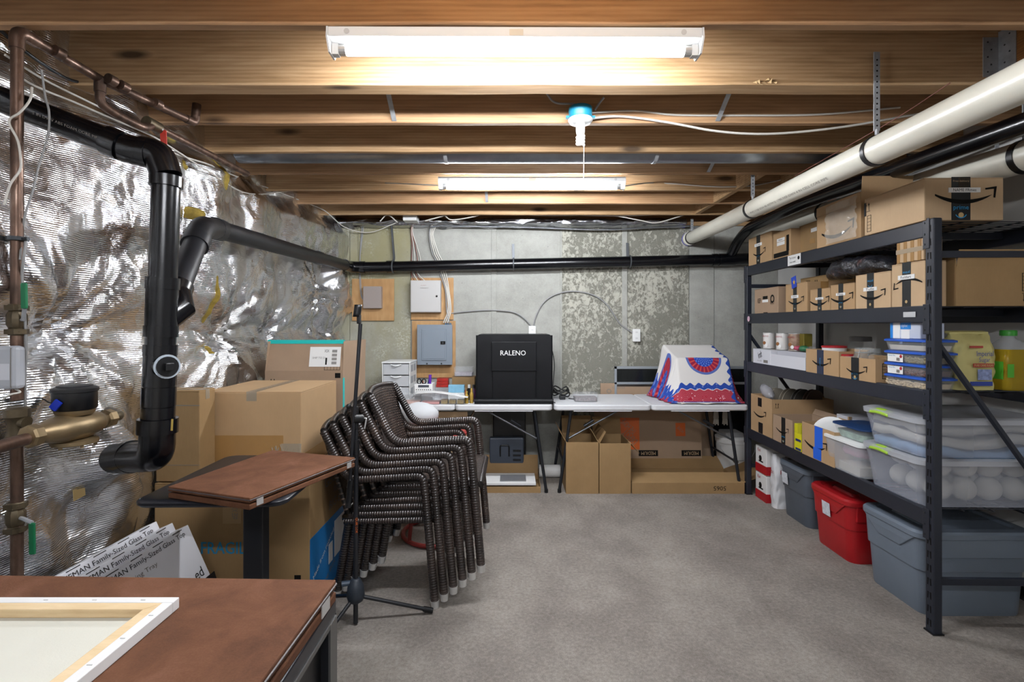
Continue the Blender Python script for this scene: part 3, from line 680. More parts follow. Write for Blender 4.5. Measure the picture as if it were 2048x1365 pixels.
# transmitter
tb = thing('meter_transmitter', P(5, 780, 1.56), 'light grey plastic meter transmitter box strapped to the copper riser', 'control box')
o = P(-26, 780, 1.575); make('case', G().obox(o, (.09, 0, 0), (0, .036, 0), (0, 0, .135)), M('light_grey_plastic', 'a9acb2', .5), tb, bevel=.012)
make('seam', G().obox(o+V((.072, -.001, .006)), (.002, 0, 0), (0, .003, 0), (0, 0, .123)), INKG, tb)
make('paper_label', G().obox(o+V((.036, -.0012, .03)), (.035, 0, 0), (0, .001, 0), (0, 0, .05)), M('label_grey', 'c8cad0', .6), tb)
make('strap', G().tube(smoothpath([P(30, 778, 1.6), P(40, 785, 1.6), P(20, 790, 1.58), P(5, 800, 1.58)]), .003, 6), CABW, tb)
# thin cables on the left
def cable(name, pts, r, mat, label, cat='cable', group=None, n=7):
    return make(name, G().tube(smoothpath(pts, 6), r, n), mat, label=label, cat=cat, group=group, smooth=60)
def wallp(px, py, off=.02):
    # point on the foil surface seen at this pixel
    d = 1.7
    for _ in range(30):
        p = P(px, py, d); xs_ = foil_x(p.y, p.z)+off; d += (p.x-xs_)/( (CX-px)/F )*.6 if px < CX else 0
        d = max(.6, min(4.8, d))
    return P(px, py, d)
cable('grey_cable', [RP(472)+V((.03, 0, 0)), P(47, 520, 1.62), P(44, 560, 1.63), P(50, 640, 1.63), P(52, 700, 1.64), P(50, 770, 1.64), P(52, 840, 1.66)], .004, CABG, 'thin grey cable dropping beside the copper riser past the green handle')
cable('white_cable', [P(8, 410, 1.59), P(20, 370, 1.59), P(40, 340, 1.60), P(41, 315, 1.60), P(35, 280, 1.605), P(18, 243, 1.60), P(40, 225, 1.60), P(60, 200, 1.62), P(64, 175, 1.64)], .0035, CABW, 'pale cable wrapped round the copper riser')
cable('hanging_cable', [P(83, 140, 1.66), P(90, 190, 1.67), P(98, 225, 1.66), P(96, 270, 1.66), P(78, 330, 1.65), P(66, 380, 1.64), P(50, 430, 1.63), P(44, 470, 1.64), P(40, 520, 1.615)], .0032, CABG, 'loose grey wire hanging across the black drain pipe to the riser')
cable('long_cable', [wallp(20, 140), wallp(70, 172), wallp(150, 205), wallp(230, 240), wallp(310, 275), wallp(345, 305), wallp(420, 330), wallp(470, 352), wallp(560, 385), wallp(610, 405), P(650, 422, 4.4), P(690, 455, 4.7), P(740, 465, 4.78), P(792, 446, 4.76)], .004, CABW, 'long white cable strung along the top of the foil insulation')
cable('long_cable', [wallp(10, 110, .03), wallp(90, 160, .03), wallp(180, 205, .03), wallp(270, 250, .03), wallp(350, 300, .03), wallp(420, 345, .03), wallp(500, 388, .03), wallp(590, 380, .05), P(660, 368, 4.0), P(760, 366, 3.70), P(878, 371, 3.43)], .004, CABW, 'white cable leaving the foil wall for the far tube light')
cable('wall_tube', [wallp(0, 60, .04), wallp(60, 110, .04), wallp(130, 155, .04), wallp(180, 170, .03)], .006, STEELD, 'dark thin tube running up the foil beside the copper elbow', 'pipe')

# ================================================================ LEFT FLOOR: boxes, tables, stand
b0 = 2.36
lo = carton('moving_box', 'large fragile marked cardboard box with a blue printed band on its side', (-1.655, b0, 0), (.72, 0, 0), (0, .70, 0), .628, mat=CARDD)
f = lo.front
txt(lo.root, f, 'FRAGILE', .465, .52, .236, .055, INKB)
dec(lo.root, f, .44, .70, .56, .93, M('faded_label', '9c8058', .6), 'faded_label'); txt(lo.root, f, '#SE XX', .52, .78, .06, .03, INKG, 90)
make('hand_hole', G().obox(f.p(.9, .28, .0), f.u*.03, f.v*.025, f.n*.001), INK, lo.root)
txt(lo.root, f, 'FRAGILE', .468, .522, .236, .055, INKB, lift=.0018)
s = lo.right
dec(lo.root, s, 0.0, .04, 1, .58, BLUEP, 'blue_band', slant=0)
dec(lo.root, s, .46, .22, .72, .52, WHITEP, 'address_label', .002); dec(lo.root, s, .76, .3, .98, .52, WHITEP, 'address_label', .002); dec(lo.root, s, .34, .22, .42, .38, WHITEP, 'address_label', .002)
txt(lo.root, s, 'Good Earth', .55, .90, .4, .05, INKG); txt(lo.root, s, 'farm &', .6, .80, .22, .04, INKG); txt(lo.root, s, 'BIG BOXES', .6, .69, .35, .045, INKG); txt(lo.root, s, 'Made from recycled', .25, .36, .3, .03, WHITEP, 25); txt(lo.root, s, 'Moving Box', .3, .14, .25, .03, INKG, 15)
up = carton('moving_box', 'large plain cardboard box taped across its top, lying on the fragile box', (-1.527, 2.51, .6300), (.49, .0, 0), (-.01, .53, 0), .402, mat=CARD, tape=TAPEC, seam='v')
dec(up.root, up.front, .0, .14, .82, .46, TAPE, 'wide_tape', .0012); dec(up.root, up.front, .8, .16, 1, .36, TAPEC, 'tape_end', .002); dec(up.root, up.right, 0, .02, .8, .22, TAPE, 'wide_tape', .0012); dec(up.root, up.front, .0, .0, .8, .06, TAPE, 'wide_tape', .001)
for k in range(10):
    a = up.front.p(.72+.028*k*random.random()*2 % .27, .18+.14*random.random(), .002)
    make('torn_tape', G().obox(a, up.front.u*.004, up.front.v*.03+up.front.u*random.uniform(-.02, .02), up.front.n*.003), TAPEC, up.root)
sm = carton('tall_box', 'narrow tall cardboard box wedged between the foil wall and taped box', (-1.655, 2.37, .630), (.203, 0, 0), (0, .125, 0), .425, mat=CARDD, tape=TAPEC)
dec(sm.root, sm.front, 0, .83, 1, .84, INKG, 'crease'); dec(sm.root, sm.front, 0, .18, 1, .185, INKG, 'crease')
# back carton with teal tape
bl = carton('plain_box', 'plain cardboard box on the floor below the teal taped box', (-1.55, 3.22, 0), (.50, 0, 0), (0, .47, 0), .62, mat=CARDG)
bk = carton('open_box', 'open cardboard box with teal tape on its raised flap and a shipping label', (-1.555, 3.21, .6215), (.49, 0, 0), (0, .49, 0), .448, mat=CARDG, opened=dict(front=102, right=88, left=95), flap=.38)
fo = V((-1.555, 3.21, 1.0695)); an = math.radians(102); fd = (V((0, -1, 0))*math.cos(an)+Z*math.sin(an)); ff = Fr(fo, X, fd, .49, .49*.38)
dec(bk.root, ff, .0, .93, 1, 1.06, TEAL, 'teal_tape', .003); dec(bk.root, ff, .56, .14, .96, .82, WHITEP, 'shipping_label', .002); handling(bk.root, Fr(fo, X, fd, .49, .186), .86, .10, .1, .028)
lfr = Fr(ff.p(.56, .14, .002), X, fd, .196, .126); txt(bk.root, lfr, 'XSX', .55, .8, .03, .018, INK); txt(bk.root, lfr, 'SHIP TO 21', .3, .45, .08, .012, INKG)
for k in range(4): dec(bk.root, lfr, .72, .12+.2*k, .88, .26+.2*k, M('label_print', '8d8b88', .6), 'label_mark', .001)
dec(bk.root, lfr, .52, .1, .57, .45, INK, 'barcode', .001)
uparrows(bk.root, bk.front, .1, .85, .035); smile(bk.root, bk.right, .6, .45, .3); dec(bk.root, bk.right, .0, .1, .06, .9, TEAL, 'teal_tape', .002); dec(bk.root, bk.front, .9, .9, .97, .97, INK, 'print_mark')
# ---------------------------------------------------------------- white leaning boxes
th = math.radians(24)
for k in range(3):
    top = P([313, 345, 376][k], [1043, 1046, 1050][k], 2.14)
    hgt = top.z/math.cos(th); dn = V((math.sin(th), 0, -math.cos(th))); nrm = V((math.cos(th), 0, math.sin(th)))
    Ly = .56; o = top+dn*hgt          # bottom far corner of the visible face
    r = thing('appliance_box', (o.x, o.y-Ly/2, 0), ['white appliance box leaning on the foil wall, innermost of three', 'white appliance box leaning between two alike boxes', 'white appliance box leaning outermost, showing its printed tray picture'][k], 'box', 'three white warming tray boxes leaning on the foil wall')
    thick = .056
    make('body', G().obox(o-nrm*thick, (0, -Ly, 0), -dn*hgt, nrm*thick), M('white_gloss_card', 'dcdce0', .4), r, bevel=.002)
    fr = Fr(o+V((0, -Ly, 0)), Y, -dn, Ly, hgt)
    txt(r, fr, 'CHEFMAN Family-Sized Glass Top', .52, .955, .46, .024, INK); txt(r, fr, 'Warming Tray', .42, .885, .2, .022, INKG)
    for a in range(5): dec(r, fr, .02+.2*a, .990, .12+.2*a, .995, INK, 'edge_line')
    if k == 2:
        dec(r, fr, .62, .2, .98, .6, M('tray_black', '16181c', .3), 'tray_picture', slant=.04); dec(r, fr, .40, .42, .56, .66, M('food_print', 'a85e33', .5, var=.3, vs=40), 'food_picture'); txt(r, fr, 'ed', .9, .66, .05, .04, INK)
# ---------------------------------------------------------------- black side table with folded pad
st = thing('side_table', (-1.0, 1.97, 0), 'small black rolling table with rounded top on a single post', 'table')
tm = M('table_black', '16181f', .35, var=.1)
ZT = .78
g = G(); Mx = Matrix.Translation((-1.005, 1.97, 0)) @ Matrix.Rotation(.02, 4, 'Z')
g.loft([rr(0, 0, .243, .296, .045, ZT-.02, 6, Mx), rr(0, 0, .25, .303, .05, ZT-.012, 6, Mx), rr(0, 0, .25, .303, .05, ZT-.004, 6, Mx), rr(0, 0, .245, .298, .045, ZT, 6, Mx)]); make('table_top', g, tm, st, smooth=40)
make('post', G().box((-1.02, 1.93, .06), (-.945, 1.99, ZT-.02)), BLACKM, st, bevel=.006)
make('height_lever', G().box((-1.034, 1.935, .66), (-1.02, 1.975, .73)), BLACK, st, bevel=.004)
for sy in (-1, 1):
    ft = make('foot', G().box((-1.2, 1.96+sy*.22-.03, .03), (-.8, 1.96+sy*.22+.03, .06)), BLACKM, st, bevel=.006)
    for sx in (-1.18, -.82): make('caster', G().cyl((sx-.014, 1.96+sy*.22, .016), (sx+.014, 1.96+sy*.22, .016), .016, 14), BLACK, ft)
make('crossbar', G().box((-1.02, 1.77, .04), (-.945, 2.15, .07)), BLACKM, st, bevel=.006)
make('screw_cap', G().lathe([(.018, 0), (.018, .002), (.01, .003)], (-.80, 1.80, ZT), 16), CHROME, st)
def pad(label, pts, z, t=.014, gap=.004, wedge=0.0, n=2):
    c = sum((V((*p, 0)) for p in pts), V())/4; r = thing('table_pad', (c.x, c.y, z), label, 'table pad', 'brown felt table pads')
    for k in range(n):
        zz = z+k*(t+gap); q = [V((p[0], p[1], zz+(wedge*i if k else 0))) for i, p in zip((0, 0, 1, 1), pts)]
        make('leaf', G().prism(q, (0, 0, t)), FELT, r, bevel=.003)
        for i in range(4):
            a, b = q[i], q[(i+1) % 4]; make('edge_piping', G().tube([a+Z*(t*.5), b+Z*(t*.5)], .0024, 6), M('piping_grey', '463c3a', .5), r) if i in (0, 1) and k else None
    a, b = V((*pts[1], z)), V((*pts[2], z)); 
    for f0 in (.05, .9): make('hinge', G().obox(a.lerp(b, f0)+Z*.006, (b-a)*.05, Z*(t+gap), (b-a).cross(Z).normalized()*.002), CHROME, r)
    return r
pad('folded brown felt table pad lying on the small black rolling table', [(-1.15, 1.705), (-.818, 1.59), (-.64, 2.08), (-1.034, 2.20)], ZT+.0005, .017, .005)
# foreground table
ft = thing('utility_table', (-.85, .72, 0), 'black utility table with grey metal corner edges under the brown pad', 'table')
make('table_top', G().box((-1.45, .25, .752), (-.37, 1.075, .785)), tm, ft, bevel=.004)
GREYM = M('grey_metal_edge', '6d6d6c', .4, .7)
for x in (-.405, -1.45):
    for y in (1.035, .26):
        lg = make('leg', G().box((x, y, 0), (x+.035, y+.035, .752)), BLACKM, ft, bevel=.003)
        if x > -1: make('metal_edge', G().box((x+.033, y-.002, .02), (x+.0375, y+.0365, .75)), GREYM, lg)
make('side_panel', G().box((-.40, .30, .12), (-.388, 1.035, .74)), BLACK, ft); make('metal_rail', G().box((-.386, .29, .742), (-.368, 1.07, .752)), GREYM, ft)
make('back_panel', G().box((-1.42, 1.05, .2), (-.41, 1.06, .74)), BLACK, ft)
pad('wide brown felt table pad covering the utility table', [(-1.40, .28), (-.385, .28), (-.366, 1.062), (-1.42, 1.09)], .7855, .019, .006)
# canvas frame lying face down
cv = thing('artist_canvas', (-1.0, .70, .832), 'white stretched canvas lying face down, showing its wooden stretcher bars', 'canvas')
cz = .8305; x0, x1, y0, y1 = -1.36, -.624, .40, .952; bw = .038; ht_ = .019
make('canvas_sheet', G().box((x0+.004, y0+.004, cz), (x1-.004, y1-.004, cz+.003)), CANVAS, cv)
def bar(pts): return make('stretcher_bar', G().prism([V((*p, cz+.003)) for p in pts], (0, 0, ht_-.003)), STRETCH, cv, bevel=.0015)
bar([(x0, y1), (x0+bw, y1-bw), (x1-bw, y1-bw), (x1, y1)]); bar([(x1, y1), (x1-bw, y1-bw), (x1-bw, y0+bw), (x1, y0)]); bar([(x1, y0), (x1-bw, y0+bw), (x0+bw, y0+bw), (x0, y0)]); bar([(x0, y0), (x0+bw, y0+bw), (x0+bw, y1-bw), (x0, y1)])
for a, b in (((x0-.002, y1-.017), (x1+.002, y1+.002)), ((x1-.017, y0-.002), (x1+.002, y1-.017)), ((x0-.002, y0-.002), (x1-.017, y0+.016))):
    wv = make('canvas_wrap', G().box((*a, cz), (*b, cz+ht_+.001)), CANVASW, cv, bevel=.0015)
    for k in range(8):
        if b[0]-a[0] > .1: q = (a[0]+.05+.09*k, a[1]+.008)
        else: q = (a[0]+.009, a[1]+.04+.065*k)
        make('staple', G().box((q[0]-.004, q[1]-.0006, cz+ht_+.001), (q[0]+.004, q[1]+.0006, cz+ht_+.0018)), CHROME, wv)
# ---------------------------------------------------------------- microphone stand
ms = thing('microphone_stand', (-.71, 2.31, 0), 'black tripod microphone stand with folded boom and clip before the stacked chairs', 'stand')
hx, hy = -.708, 2.31
make('lower_tube', G().tube([(hx, hy, .008), P(712, 900, hy)], .0105, 14), BLACKM, ms, smooth=40)
hb_ = make('leg_hub', G().lathe([(.016, 0), (.034, .012), (.04, .035), (.036, .075), (.022, .105), (.016, .112)], V((hx, hy, .10)), 20), M('hub_plastic', '232a33', .5), ms, smooth=50)
for tx, ty in ((xat(865, 2.40), 2.40), (xat(640, 2.15), 2.15), (-.95, 2.52)):
    e = V((tx, ty, .014)); s0 = V((hx, hy, .135)); lg = make('leg', G().tube([s0, e], .0085, 12), BLACKM, ms, smooth=40)
    dv = (e-s0).normalized(); make('rubber_foot', G().tube([e-dv*.045, e], .0125, 12), BLACK, lg, smooth=40)
make('hub_knob', G().cyl(V((hx-.02, hy, .19)), V((hx-.06, hy-.01, .19)), .012, 10), M('hub_knob', '3a4654', .4), ms)
make('clutch', G().tube([P(712, 910, hy), P(712, 880, hy)], .016, 14), BLACK, ms, smooth=40)
make('upper_tube', G().tube([P(712, 890, hy), P(713, 832, hy)], .008, 12), BLACKM, ms, smooth=40)
make('boom_clutch', G().cyl(P(706, 838, hy-.02), P(724, 838, hy+.01), .02, 16), BLACK, ms, smooth=40)
make('boom_block', G().box(P(702, 860, hy-.014), P(718, 812, hy+.012)), BLACK, ms, bevel=.004)
make('wing_screw', G().tube(bend([P(722, 837, hy), P(733, 837, hy), P(732, 842, hy), P(729, 858, hy)], .005, 3), .0035, 8), CHROME, ms)
make('boom_arm', G().tube([P(697, 1000, hy-.02), P(721, 648, hy-.02)], .0085, 12), BLACKM, ms, smooth=40)
make('boom_weight', G().tube([P(696, 1015, hy-.02), P(701, 960, hy-.02)], .014, 12), BLACK, ms, smooth=40)
make('boom_knob', G().sphere(P(697, 813, hy-.03), .011, 10), BLACK, ms, smooth=60)
make('clip_joint', G().box(P(713, 648, hy-.03), P(723, 630, hy-.005)), BLACK, ms, bevel=.003)
ck = make('mic_clip', G().grid(lambda a, b: P(715, 622, hy-.02)+V((math.cos(PI*1.3*a+2.6)*.017+b*.008-.004, math.sin(PI*1.3*a+2.6)*.017, (b-.5)*.055)), 14, 4), BLACK, ms, smooth=60)
sd = ck.modifiers.new('thick', 'SOLIDIFY'); sd.thickness = .003
txt(ms, Fr(P(710, 1045, hy-.0118), Z*-1, X, .05, .014), 'QUIK LOK', .3, .5, .07, .012, ORANGE)
dumb = thing('dumbbell', (-.85, 2.32, 0), 'black ball ended hand weight lying on the carpet by the tripod leg', 'weight')
make('bar', G().cyl((-.875, 2.355, .04), (-.825, 2.285, .04), .014, 12), BLACK, dumb, smooth=40)
for p in ((-.825, 2.285, .04), (-.878, 2.36, .04)): make('weight_ball', G().sphere(p, .04, 14), M('rubber_black', '1a1d22', .5), dumb, smooth=60)
# ---------------------------------------------------------------- wicker chairs
def wickmat(name, kind, c0='191412', c1='2d2421', c2='463830'):
    t = NT(name); uv = t.co('UV'); sp = t.n('ShaderNodeSeparateXYZ'); t.l(uv, sp.inputs[0])
    if kind == 'wrap':
        ph = t.math('ADD', t.math('MULTIPLY', sp.outputs[1], 2*PI/.0125), t.math('MULTIPLY', t.math('FLOOR', t.math('MULTIPLY', sp.outputs[0], 2)), PI))
        h = t.math('ABSOLUTE', t.math('SINE', t.math('MULTIPLY', ph, .5)))
    else:
        a = t.math('MULTIPLY', sp.outputs[0], PI/.022); b = t.math('MULTIPLY', sp.outputs[1], PI/.0135)
        row = t.math('MULTIPLY', t.math('FLOOR', t.math('MULTIPLY', sp.outputs[1], 1/.0135)), PI*.5)
        h = t.math('MULTIPLY', t.math('ABSOLUTE', t.math('SINE', t.math('ADD', a, row))), t.math('ABSOLUTE', t.math('SINE', b)))
    n = t.noise(t.co('Object', (1, 1, 1)), 6, 4); c = t.ramp(n, [(.35, c0), (.55, c1), (.75, c2)])
    c = t.mix(t.ramp(h, [(.0, .8), (.25, 0)]), c, '0a0807')
    if kind == 'weave': c = t.mix(t.ramp(h, [(.55, 0), (.95, .8)]), c, '6a5a50')  # highlights painted into the colour along the strand crests
    t.set(col=c, rough=.3, spec=.7, normal=t.bump(h, .6, .003)); return t.m
WRAP = wickmat('wicker_wrap', 'wrap'); WEAVE = wickmat('wicker_weave', 'weave')
def make_chair():
    r = thing('wicker_chair', (0, 0, 0), 'x', 'chair', 'stacked wicker armchairs')
    tr = .0205
    for s in (-1, 1):
        y = s*.262
        fl = make('front_leg', G().tube([V((0, y, .035)), V((-.045, y*.99, .56))], tr, 12), WRAP, r, local=True, smooth=50)
        make('leg_cap', G().tube([V((.002, y, .0)), V((0, y, .035))], [.018, .0225], 14), CHROME, fl, local=True, smooth=40)
        make('arm', G().tube(bend([V((-.045, y*.99, .55)), V((-.055, y*.985, .635)), V((-.42, y*.99, .615)), V((-.54, s*.245, .845))], .06, 6), tr, 12), WRAP, r, local=True, smooth=50)
        rl = make('rear_leg', G().tube([V((-.50, s*.165, .035)), V((-.425, s*.195, .44))], tr, 12), WRAP, r, local=True, smooth=50)
        make('leg_cap', G().tube([V((-.506, s*.162, 0)), V((-.50, s*.165, .035))], [.018, .0225], 14), CHROME, rl, local=True, smooth=40)
        make('seat_rail', G().tube([V((-.03, s*.24, .415)), V((-.45, s*.21, .395))], .017, 10), WRAP, r, local=True, smooth=50)
    def seatf(a, b):
        x = -.46+.475*a; y = (b-.5)*(.44+.06*a); drop = .03*max(0, (a-.86)/.14)**2
        return V((x, y, .425+.02*a-.012*math.sin(PI*b)*math.sin(PI*a)-drop))
    sm_ = make('seat', G().grid(seatf, 12, 12, (.47, .5)), WEAVE, r, local=True, smooth=60); m = sm_.modifiers.new('thick', 'SOLIDIFY'); m.thickness = .022; m.offset = -1
    def backf(a, b):
        y = (a-.5)*2; t = b; x = -.43-.115*t-.035*(1-y*y); z = .44+.405*t
        return V((x+ (0), y*(.235-.0*t), z+.012*(1-y*y)*t))
    bk_ = make('backrest', G().grid(backf, 14, 12, (.5, .42)), WEAVE, r, local=True, smooth=60); m = bk_.modifiers.new('thick', 'SOLIDIFY'); m.thickness = .02; m.offset = 0
    make('top_rail', G().tube([backf(k/12, 1) for k in range(13)], .015, 10), WRAP, r, local=True, smooth=50)
    make('front_rail', G().tube([V((-.005, -.245, .415)), V((-.005, .245, .415))], .016, 10), WRAP, r, local=True, smooth=50)
    return r
ch0 = make_chair(); cy = 2.715
names = ['standing on the carpet, lowest of the stack', 'second from the carpet in the stack', 'third from the carpet in the stack', 'fourth from the carpet in the stack', 'second from the top of the stack', 'on top of the stack, its woven back and seat in view']
for k in range(6):
    loc = V((-.372+.0445*k, cy, .0345*k)); lb = 'dark brown wicker armchair '+names[k]
    if k == 0: ch0.location = loc; ch0['label'] = lb
    else: dup(ch0, loc, 0, lb)
# red stool and white bag behind the chairs
rs = thing('metal_stool', (-.47, 3.32, 0), 'red metal stool with round floor ring behind the wicker chairs', 'stool'); RM = M('red_metal', '8e2d27', .45)
c = V((-.47, 3.32, 0))
make('floor_ring', G().tube([c+V((math.cos(a)*.235, math.sin(a)*.235, .016)) for a in [2*PI*k/32 for k in range(32)]], .014, 10, closed=True), RM, rs, smooth=50)
for k in range(4):
    a = PI/4+PI/2*k; make('leg', G().tube([c+V((math.cos(a)*.235, math.sin(a)*.235, .02)), c+V((math.cos(a)*.15, math.sin(a)*.15, .64))], .012, 10), RM, rs, smooth=50)
make('seat', G().lathe([(.0, 0), (.17, 0), (.18, .01), (.18, .022), (.16, .03), (0, .03)], c+Z*.64, 28), RM, rs, smooth=40)
for k in range(6):
    a = PI*.72+k*.11; p = c+V((math.cos(a)*.175, math.sin(a)*.175, .66)); make('back_slat', G().obox(p, (.02, .004, 0), (0, .006, 0), (-.02, 0, .16)), RM, rs)
wbm = M('white_foam', 'b6b8ba', .8, var=.03)
bg = G()
def bagf(a, b):
    t = a*2*PI; ph = (b-.5)*PI; q = V((math.cos(ph)*math.cos(t)*.13, math.cos(ph)*math.sin(t)*.12, math.sin(ph)*.085)); return V((-.62, 3.42, .672+.083))+q*(1+.05*noise.noise(q*14))
make('white_pillow', bg.grid(bagf, 24, 14), wbm, label='round white stuffed pillow resting on the red stool', cat='pillow', smooth=60)
# ================================================================ BACK WALL: boards, panels, cables
WY = YB-.008
def wbox(x0, y0, x1, y1, depth, d=WY):
    a = P(x0, y1, d-depth); b = P(x1, y0, d-depth); return V((a.x, d-depth, a.z)), V((b.x, d, b.z))
def board(x0, y0, x1, y1, label):
    a, b = wbox(x0, y0, x1, y1, .014); return make('plywood_board', G().box(a, b), PLY, label=label, cat='board', group='plywood boards on the concrete wall', bevel=.001)
board(704, 558, 788, 642, 'square plywood board behind the small beige wall box')
board(822, 556, 907, 640, 'plywood board behind the white metal panel')
board(824, 642, 911, 756, 'tall plywood board behind the grey breaker panel')
r = thing('wall_box', P(746, 617, WY-.05), 'small beige plastic box mounted on plywood', 'control box')
a, b = wbox(726, 573, 762, 617, .06, WY-.015); make('cover', G().box(a, b), M('beige_plastic', '968b85', .6), r, bevel=.003)
r = thing('security_panel', P(850, 625, WY-.06), 'white metal alarm panel with a key lock, on plywood', 'control box')
a, b = wbox(821, 561, 881, 625, .075, WY-.015); make('cabinet', G().box(a, b), M('panel_white', 'b9b7b4', .5), r, bevel=.003)
dr_ = make('door', G().box(a+V((.006, -.004, .006)), V((b.x-.006, a.y, b.z-.006))), MATS['panel_white'], r, bevel=.002)
make('key_lock', G().lathe([(.009, 0), (.009, .004), (.005, .005)], V((b.x-.035, a.y-.004, (a.z+b.z)/2)), 12, (0, -1, 0)), INK, dr_)
txt(r, Fr(V((a.x+.09, a.y-.005, b.z-.06)), X, Z, .1, .02), 'ALARM', .3, .6, .05, .008, M('faded_red', 'a5857f', .6)); dec(r, Fr(V((a.x+.09, a.y-.005, b.z-.08)), X, Z, .1, .02), 0, .4, .8, .5, INKG, 'underline')
r = thing('breaker_panel', P(872, 730, WY-.07), 'grey steel electrical breaker panel with raised door', 'electrical panel'); PG = M('panel_grey', '7b858f', .45)
a, b = wbox(836, 651, 903, 729, .085, WY-.015)
make('enclosure', G().box(a, b), PG, r, bevel=.004)
make('cover_plate', G().box(a+V((-.008, -.006, -.006)), V((b.x+.008, a.y, b.z+.006))), PG, r, bevel=.003)
dr_ = make('door', G().box(a+V((.035, -.014, .035)), V((b.x-.045, a.y-.006, b.z-.035))), PG, r, bevel=.006)
make('door_inset', G().box(a+V((.05, -.017, .05)), V((b.x-.06, a.y-.014, b.z-.05))), PG, dr_, bevel=.003)
make('latch', G().box(V((b.x-.1, a.y-.02, a.z+.185)), V((b.x-.055, a.y-.016, a.z+.215))), INK, dr_); make('latch_lever', G().box(V((b.x-.085, a.y-.023, a.z+.192)), V((b.x-.07, a.y-.019, a.z+.208))), STEELD, dr_)
for fx in (.27, .7): make('cover_screw', G().lathe([(.008, 0), (.006, .006)], V((a.x+(b.x-a.x)*fx, a.y-.006, a.z+.006)), 10, (0, -1, 0)), STEELD, r)
for k in range(3): make('cable_clamp', G().cyl(V((b.x-.06+.022*k, WY-.05, b.z)), V((b.x-.06+.022*k, WY-.05, b.z+.02)), .009, 10), M('blue_clamp', '4d6f8f', .4, .6), r)
# outlets
def outlet(px0, py0, px1, py1, label, n):
    r = thing('wall_outlet', P((px0+px1)/2, py1, WY-.03), label, 'outlet'); a, b = wbox(px0, py0, px1, py1, .04)
    make('box', G().box(a, b), WHITE, r, bevel=.003); make('cover', G().box(a+V((-.003, -.006, -.003)), V((b.x+.003, a.y, b.z+.003))), WHITEM, r, bevel=.003)
    for k in range(n):
        zc = a.z+(b.z-a.z)*((k+.5)/n); c = V(((a.x+b.x)/2, a.y-.006, zc)); f_ = make('receptacle', G().lathe([(.016, 0), (.016, .002)], c, 14, (0, -1, 0)), WHITE, r)
        for sx in (-.006, .006): make('slot', G().box(c+V((sx-.001, -.0035, -.004)), c+V((sx+.001, -.0018, .005))), INK, f_)
    return r
outlet(1058, 653, 1071, 668, 'small white outlet box just above the black light box', 1)
outlet(1266, 659, 1280, 683, 'white duplex wall outlet on the spalled concrete', 2)
def wcable(name, pts, r, mat, label, off=.012, **kw): return cable(name, [P(x, y, WY-off) for x, y in pts], r, mat, label, **kw)
wcable('grey_cable', [(903, 627), (930, 624), (970, 621), (1005, 622), (1030, 626), (1048, 637), (1062, 652)], .006, CABG, 'grey cable from the breaker panel to the outlet above the light box')
wcable('grey_cable', [(1067, 652), (1072, 632), (1085, 608), (1105, 592), (1132, 584), (1160, 584), (1190, 592), (1212, 608), (1228, 630), (1242, 650), (1265, 666)], .007, CABG, 'grey armoured cable arching over the concrete to the duplex outlet')
for k, (a_, b_) in enumerate(((0, 0), (4, 3), (8, 5), (-4, 9))):
    cable('panel_cable', [P(866+a_, 445+2*k, 4.80), P(861+a_*.6, 470, 4.80), P(868+a_, 505, 4.81), P(876+a_, 522, 4.83), P(884+a_, 548, 4.825), P(893+a_*.6, 580, 4.80), P(896+a_*.7, 620, 4.79), P(887+4*k, 646, 4.78)], .0055, [CABW, CABW, CABW, CABG][k], 'white cable running down past the drain pipe into the breaker panel' if k < 3 else 'grey armoured cable running down into the breaker panel', group='cables into the breaker panel')
for k in range(4):
    cable('alarm_wire', [P(826+2*k, 440, 4.79), P(822+k, 462, 4.82), P(824+3*k, 490, 4.83), P(823+6*k, 522, 4.835), P(822+4*k, 540, 4.82), P(824+5*k, 552, 4.80), P(829+7*k, 562, 4.78)], .004, [CABR, CABW, CABR, CABW][k], ['brown', 'white'][k % 2]+' alarm wire dropping from the rim into the white alarm panel', group='alarm panel wires')
for k in range(2):
    wcable('grey_cable', [(727-3*k, 452), (724-2*k, 480), (720, 515), (719+2*k, 555), (722+2*k, 590), (728, 602)], .005, CABG, ['grey wire dropping behind the drain pipe to the beige wall box', 'second grey wire twisted with the one to the beige wall box'][k], group='wires to the beige wall box')
cable('armoured_cable', [P(862, 455, 4.76), P(880, 452, 4.76), P(930, 453, 4.76), P(1050, 455, 4.76), P(1200, 460, 4.76), P(1290, 456, 4.76), P(1385, 452, 4.76)], .009, M('flex_conduit', '8c8f93', .35, .9, bump=.6, bs=180), 'grey flexible metal conduit along the top of the concrete wall')
for k, pts in enumerate(([(760, 443), (775, 430), (795, 445)], [(890, 432), (905, 440), (950, 433), (978, 425), (1080, 428), (1210, 430), (1280, 441), (1310, 446), (1350, 436), (1410, 415)], [(850, 442), (880, 434), (920, 424), (980, 426), (1090, 431), (1220, 428), (1320, 420), (1400, 418)], [(980, 427), (1060, 424), (1180, 431), (1300, 430), (1390, 420)])):
    cable('ceiling_cable', [P(x, y, 4.585) for x, y in pts], .0055, CABW, 'white cable draped under the last joists above the concrete wall', group='white cables draped along the far joists')
cable('tie_rod', [P(980, 423, 4.58), P(982, 428, 4.58)], .006, CABB, 'small black cable tie round the white ceiling cables', 'cable tie')
r = make('junction_cover', G().box(P(806, 441, 4.62), P(838, 437, 4.75)), WHITE, label='small white plastic cover strip at the rim above the alarm wires', cat='cover')

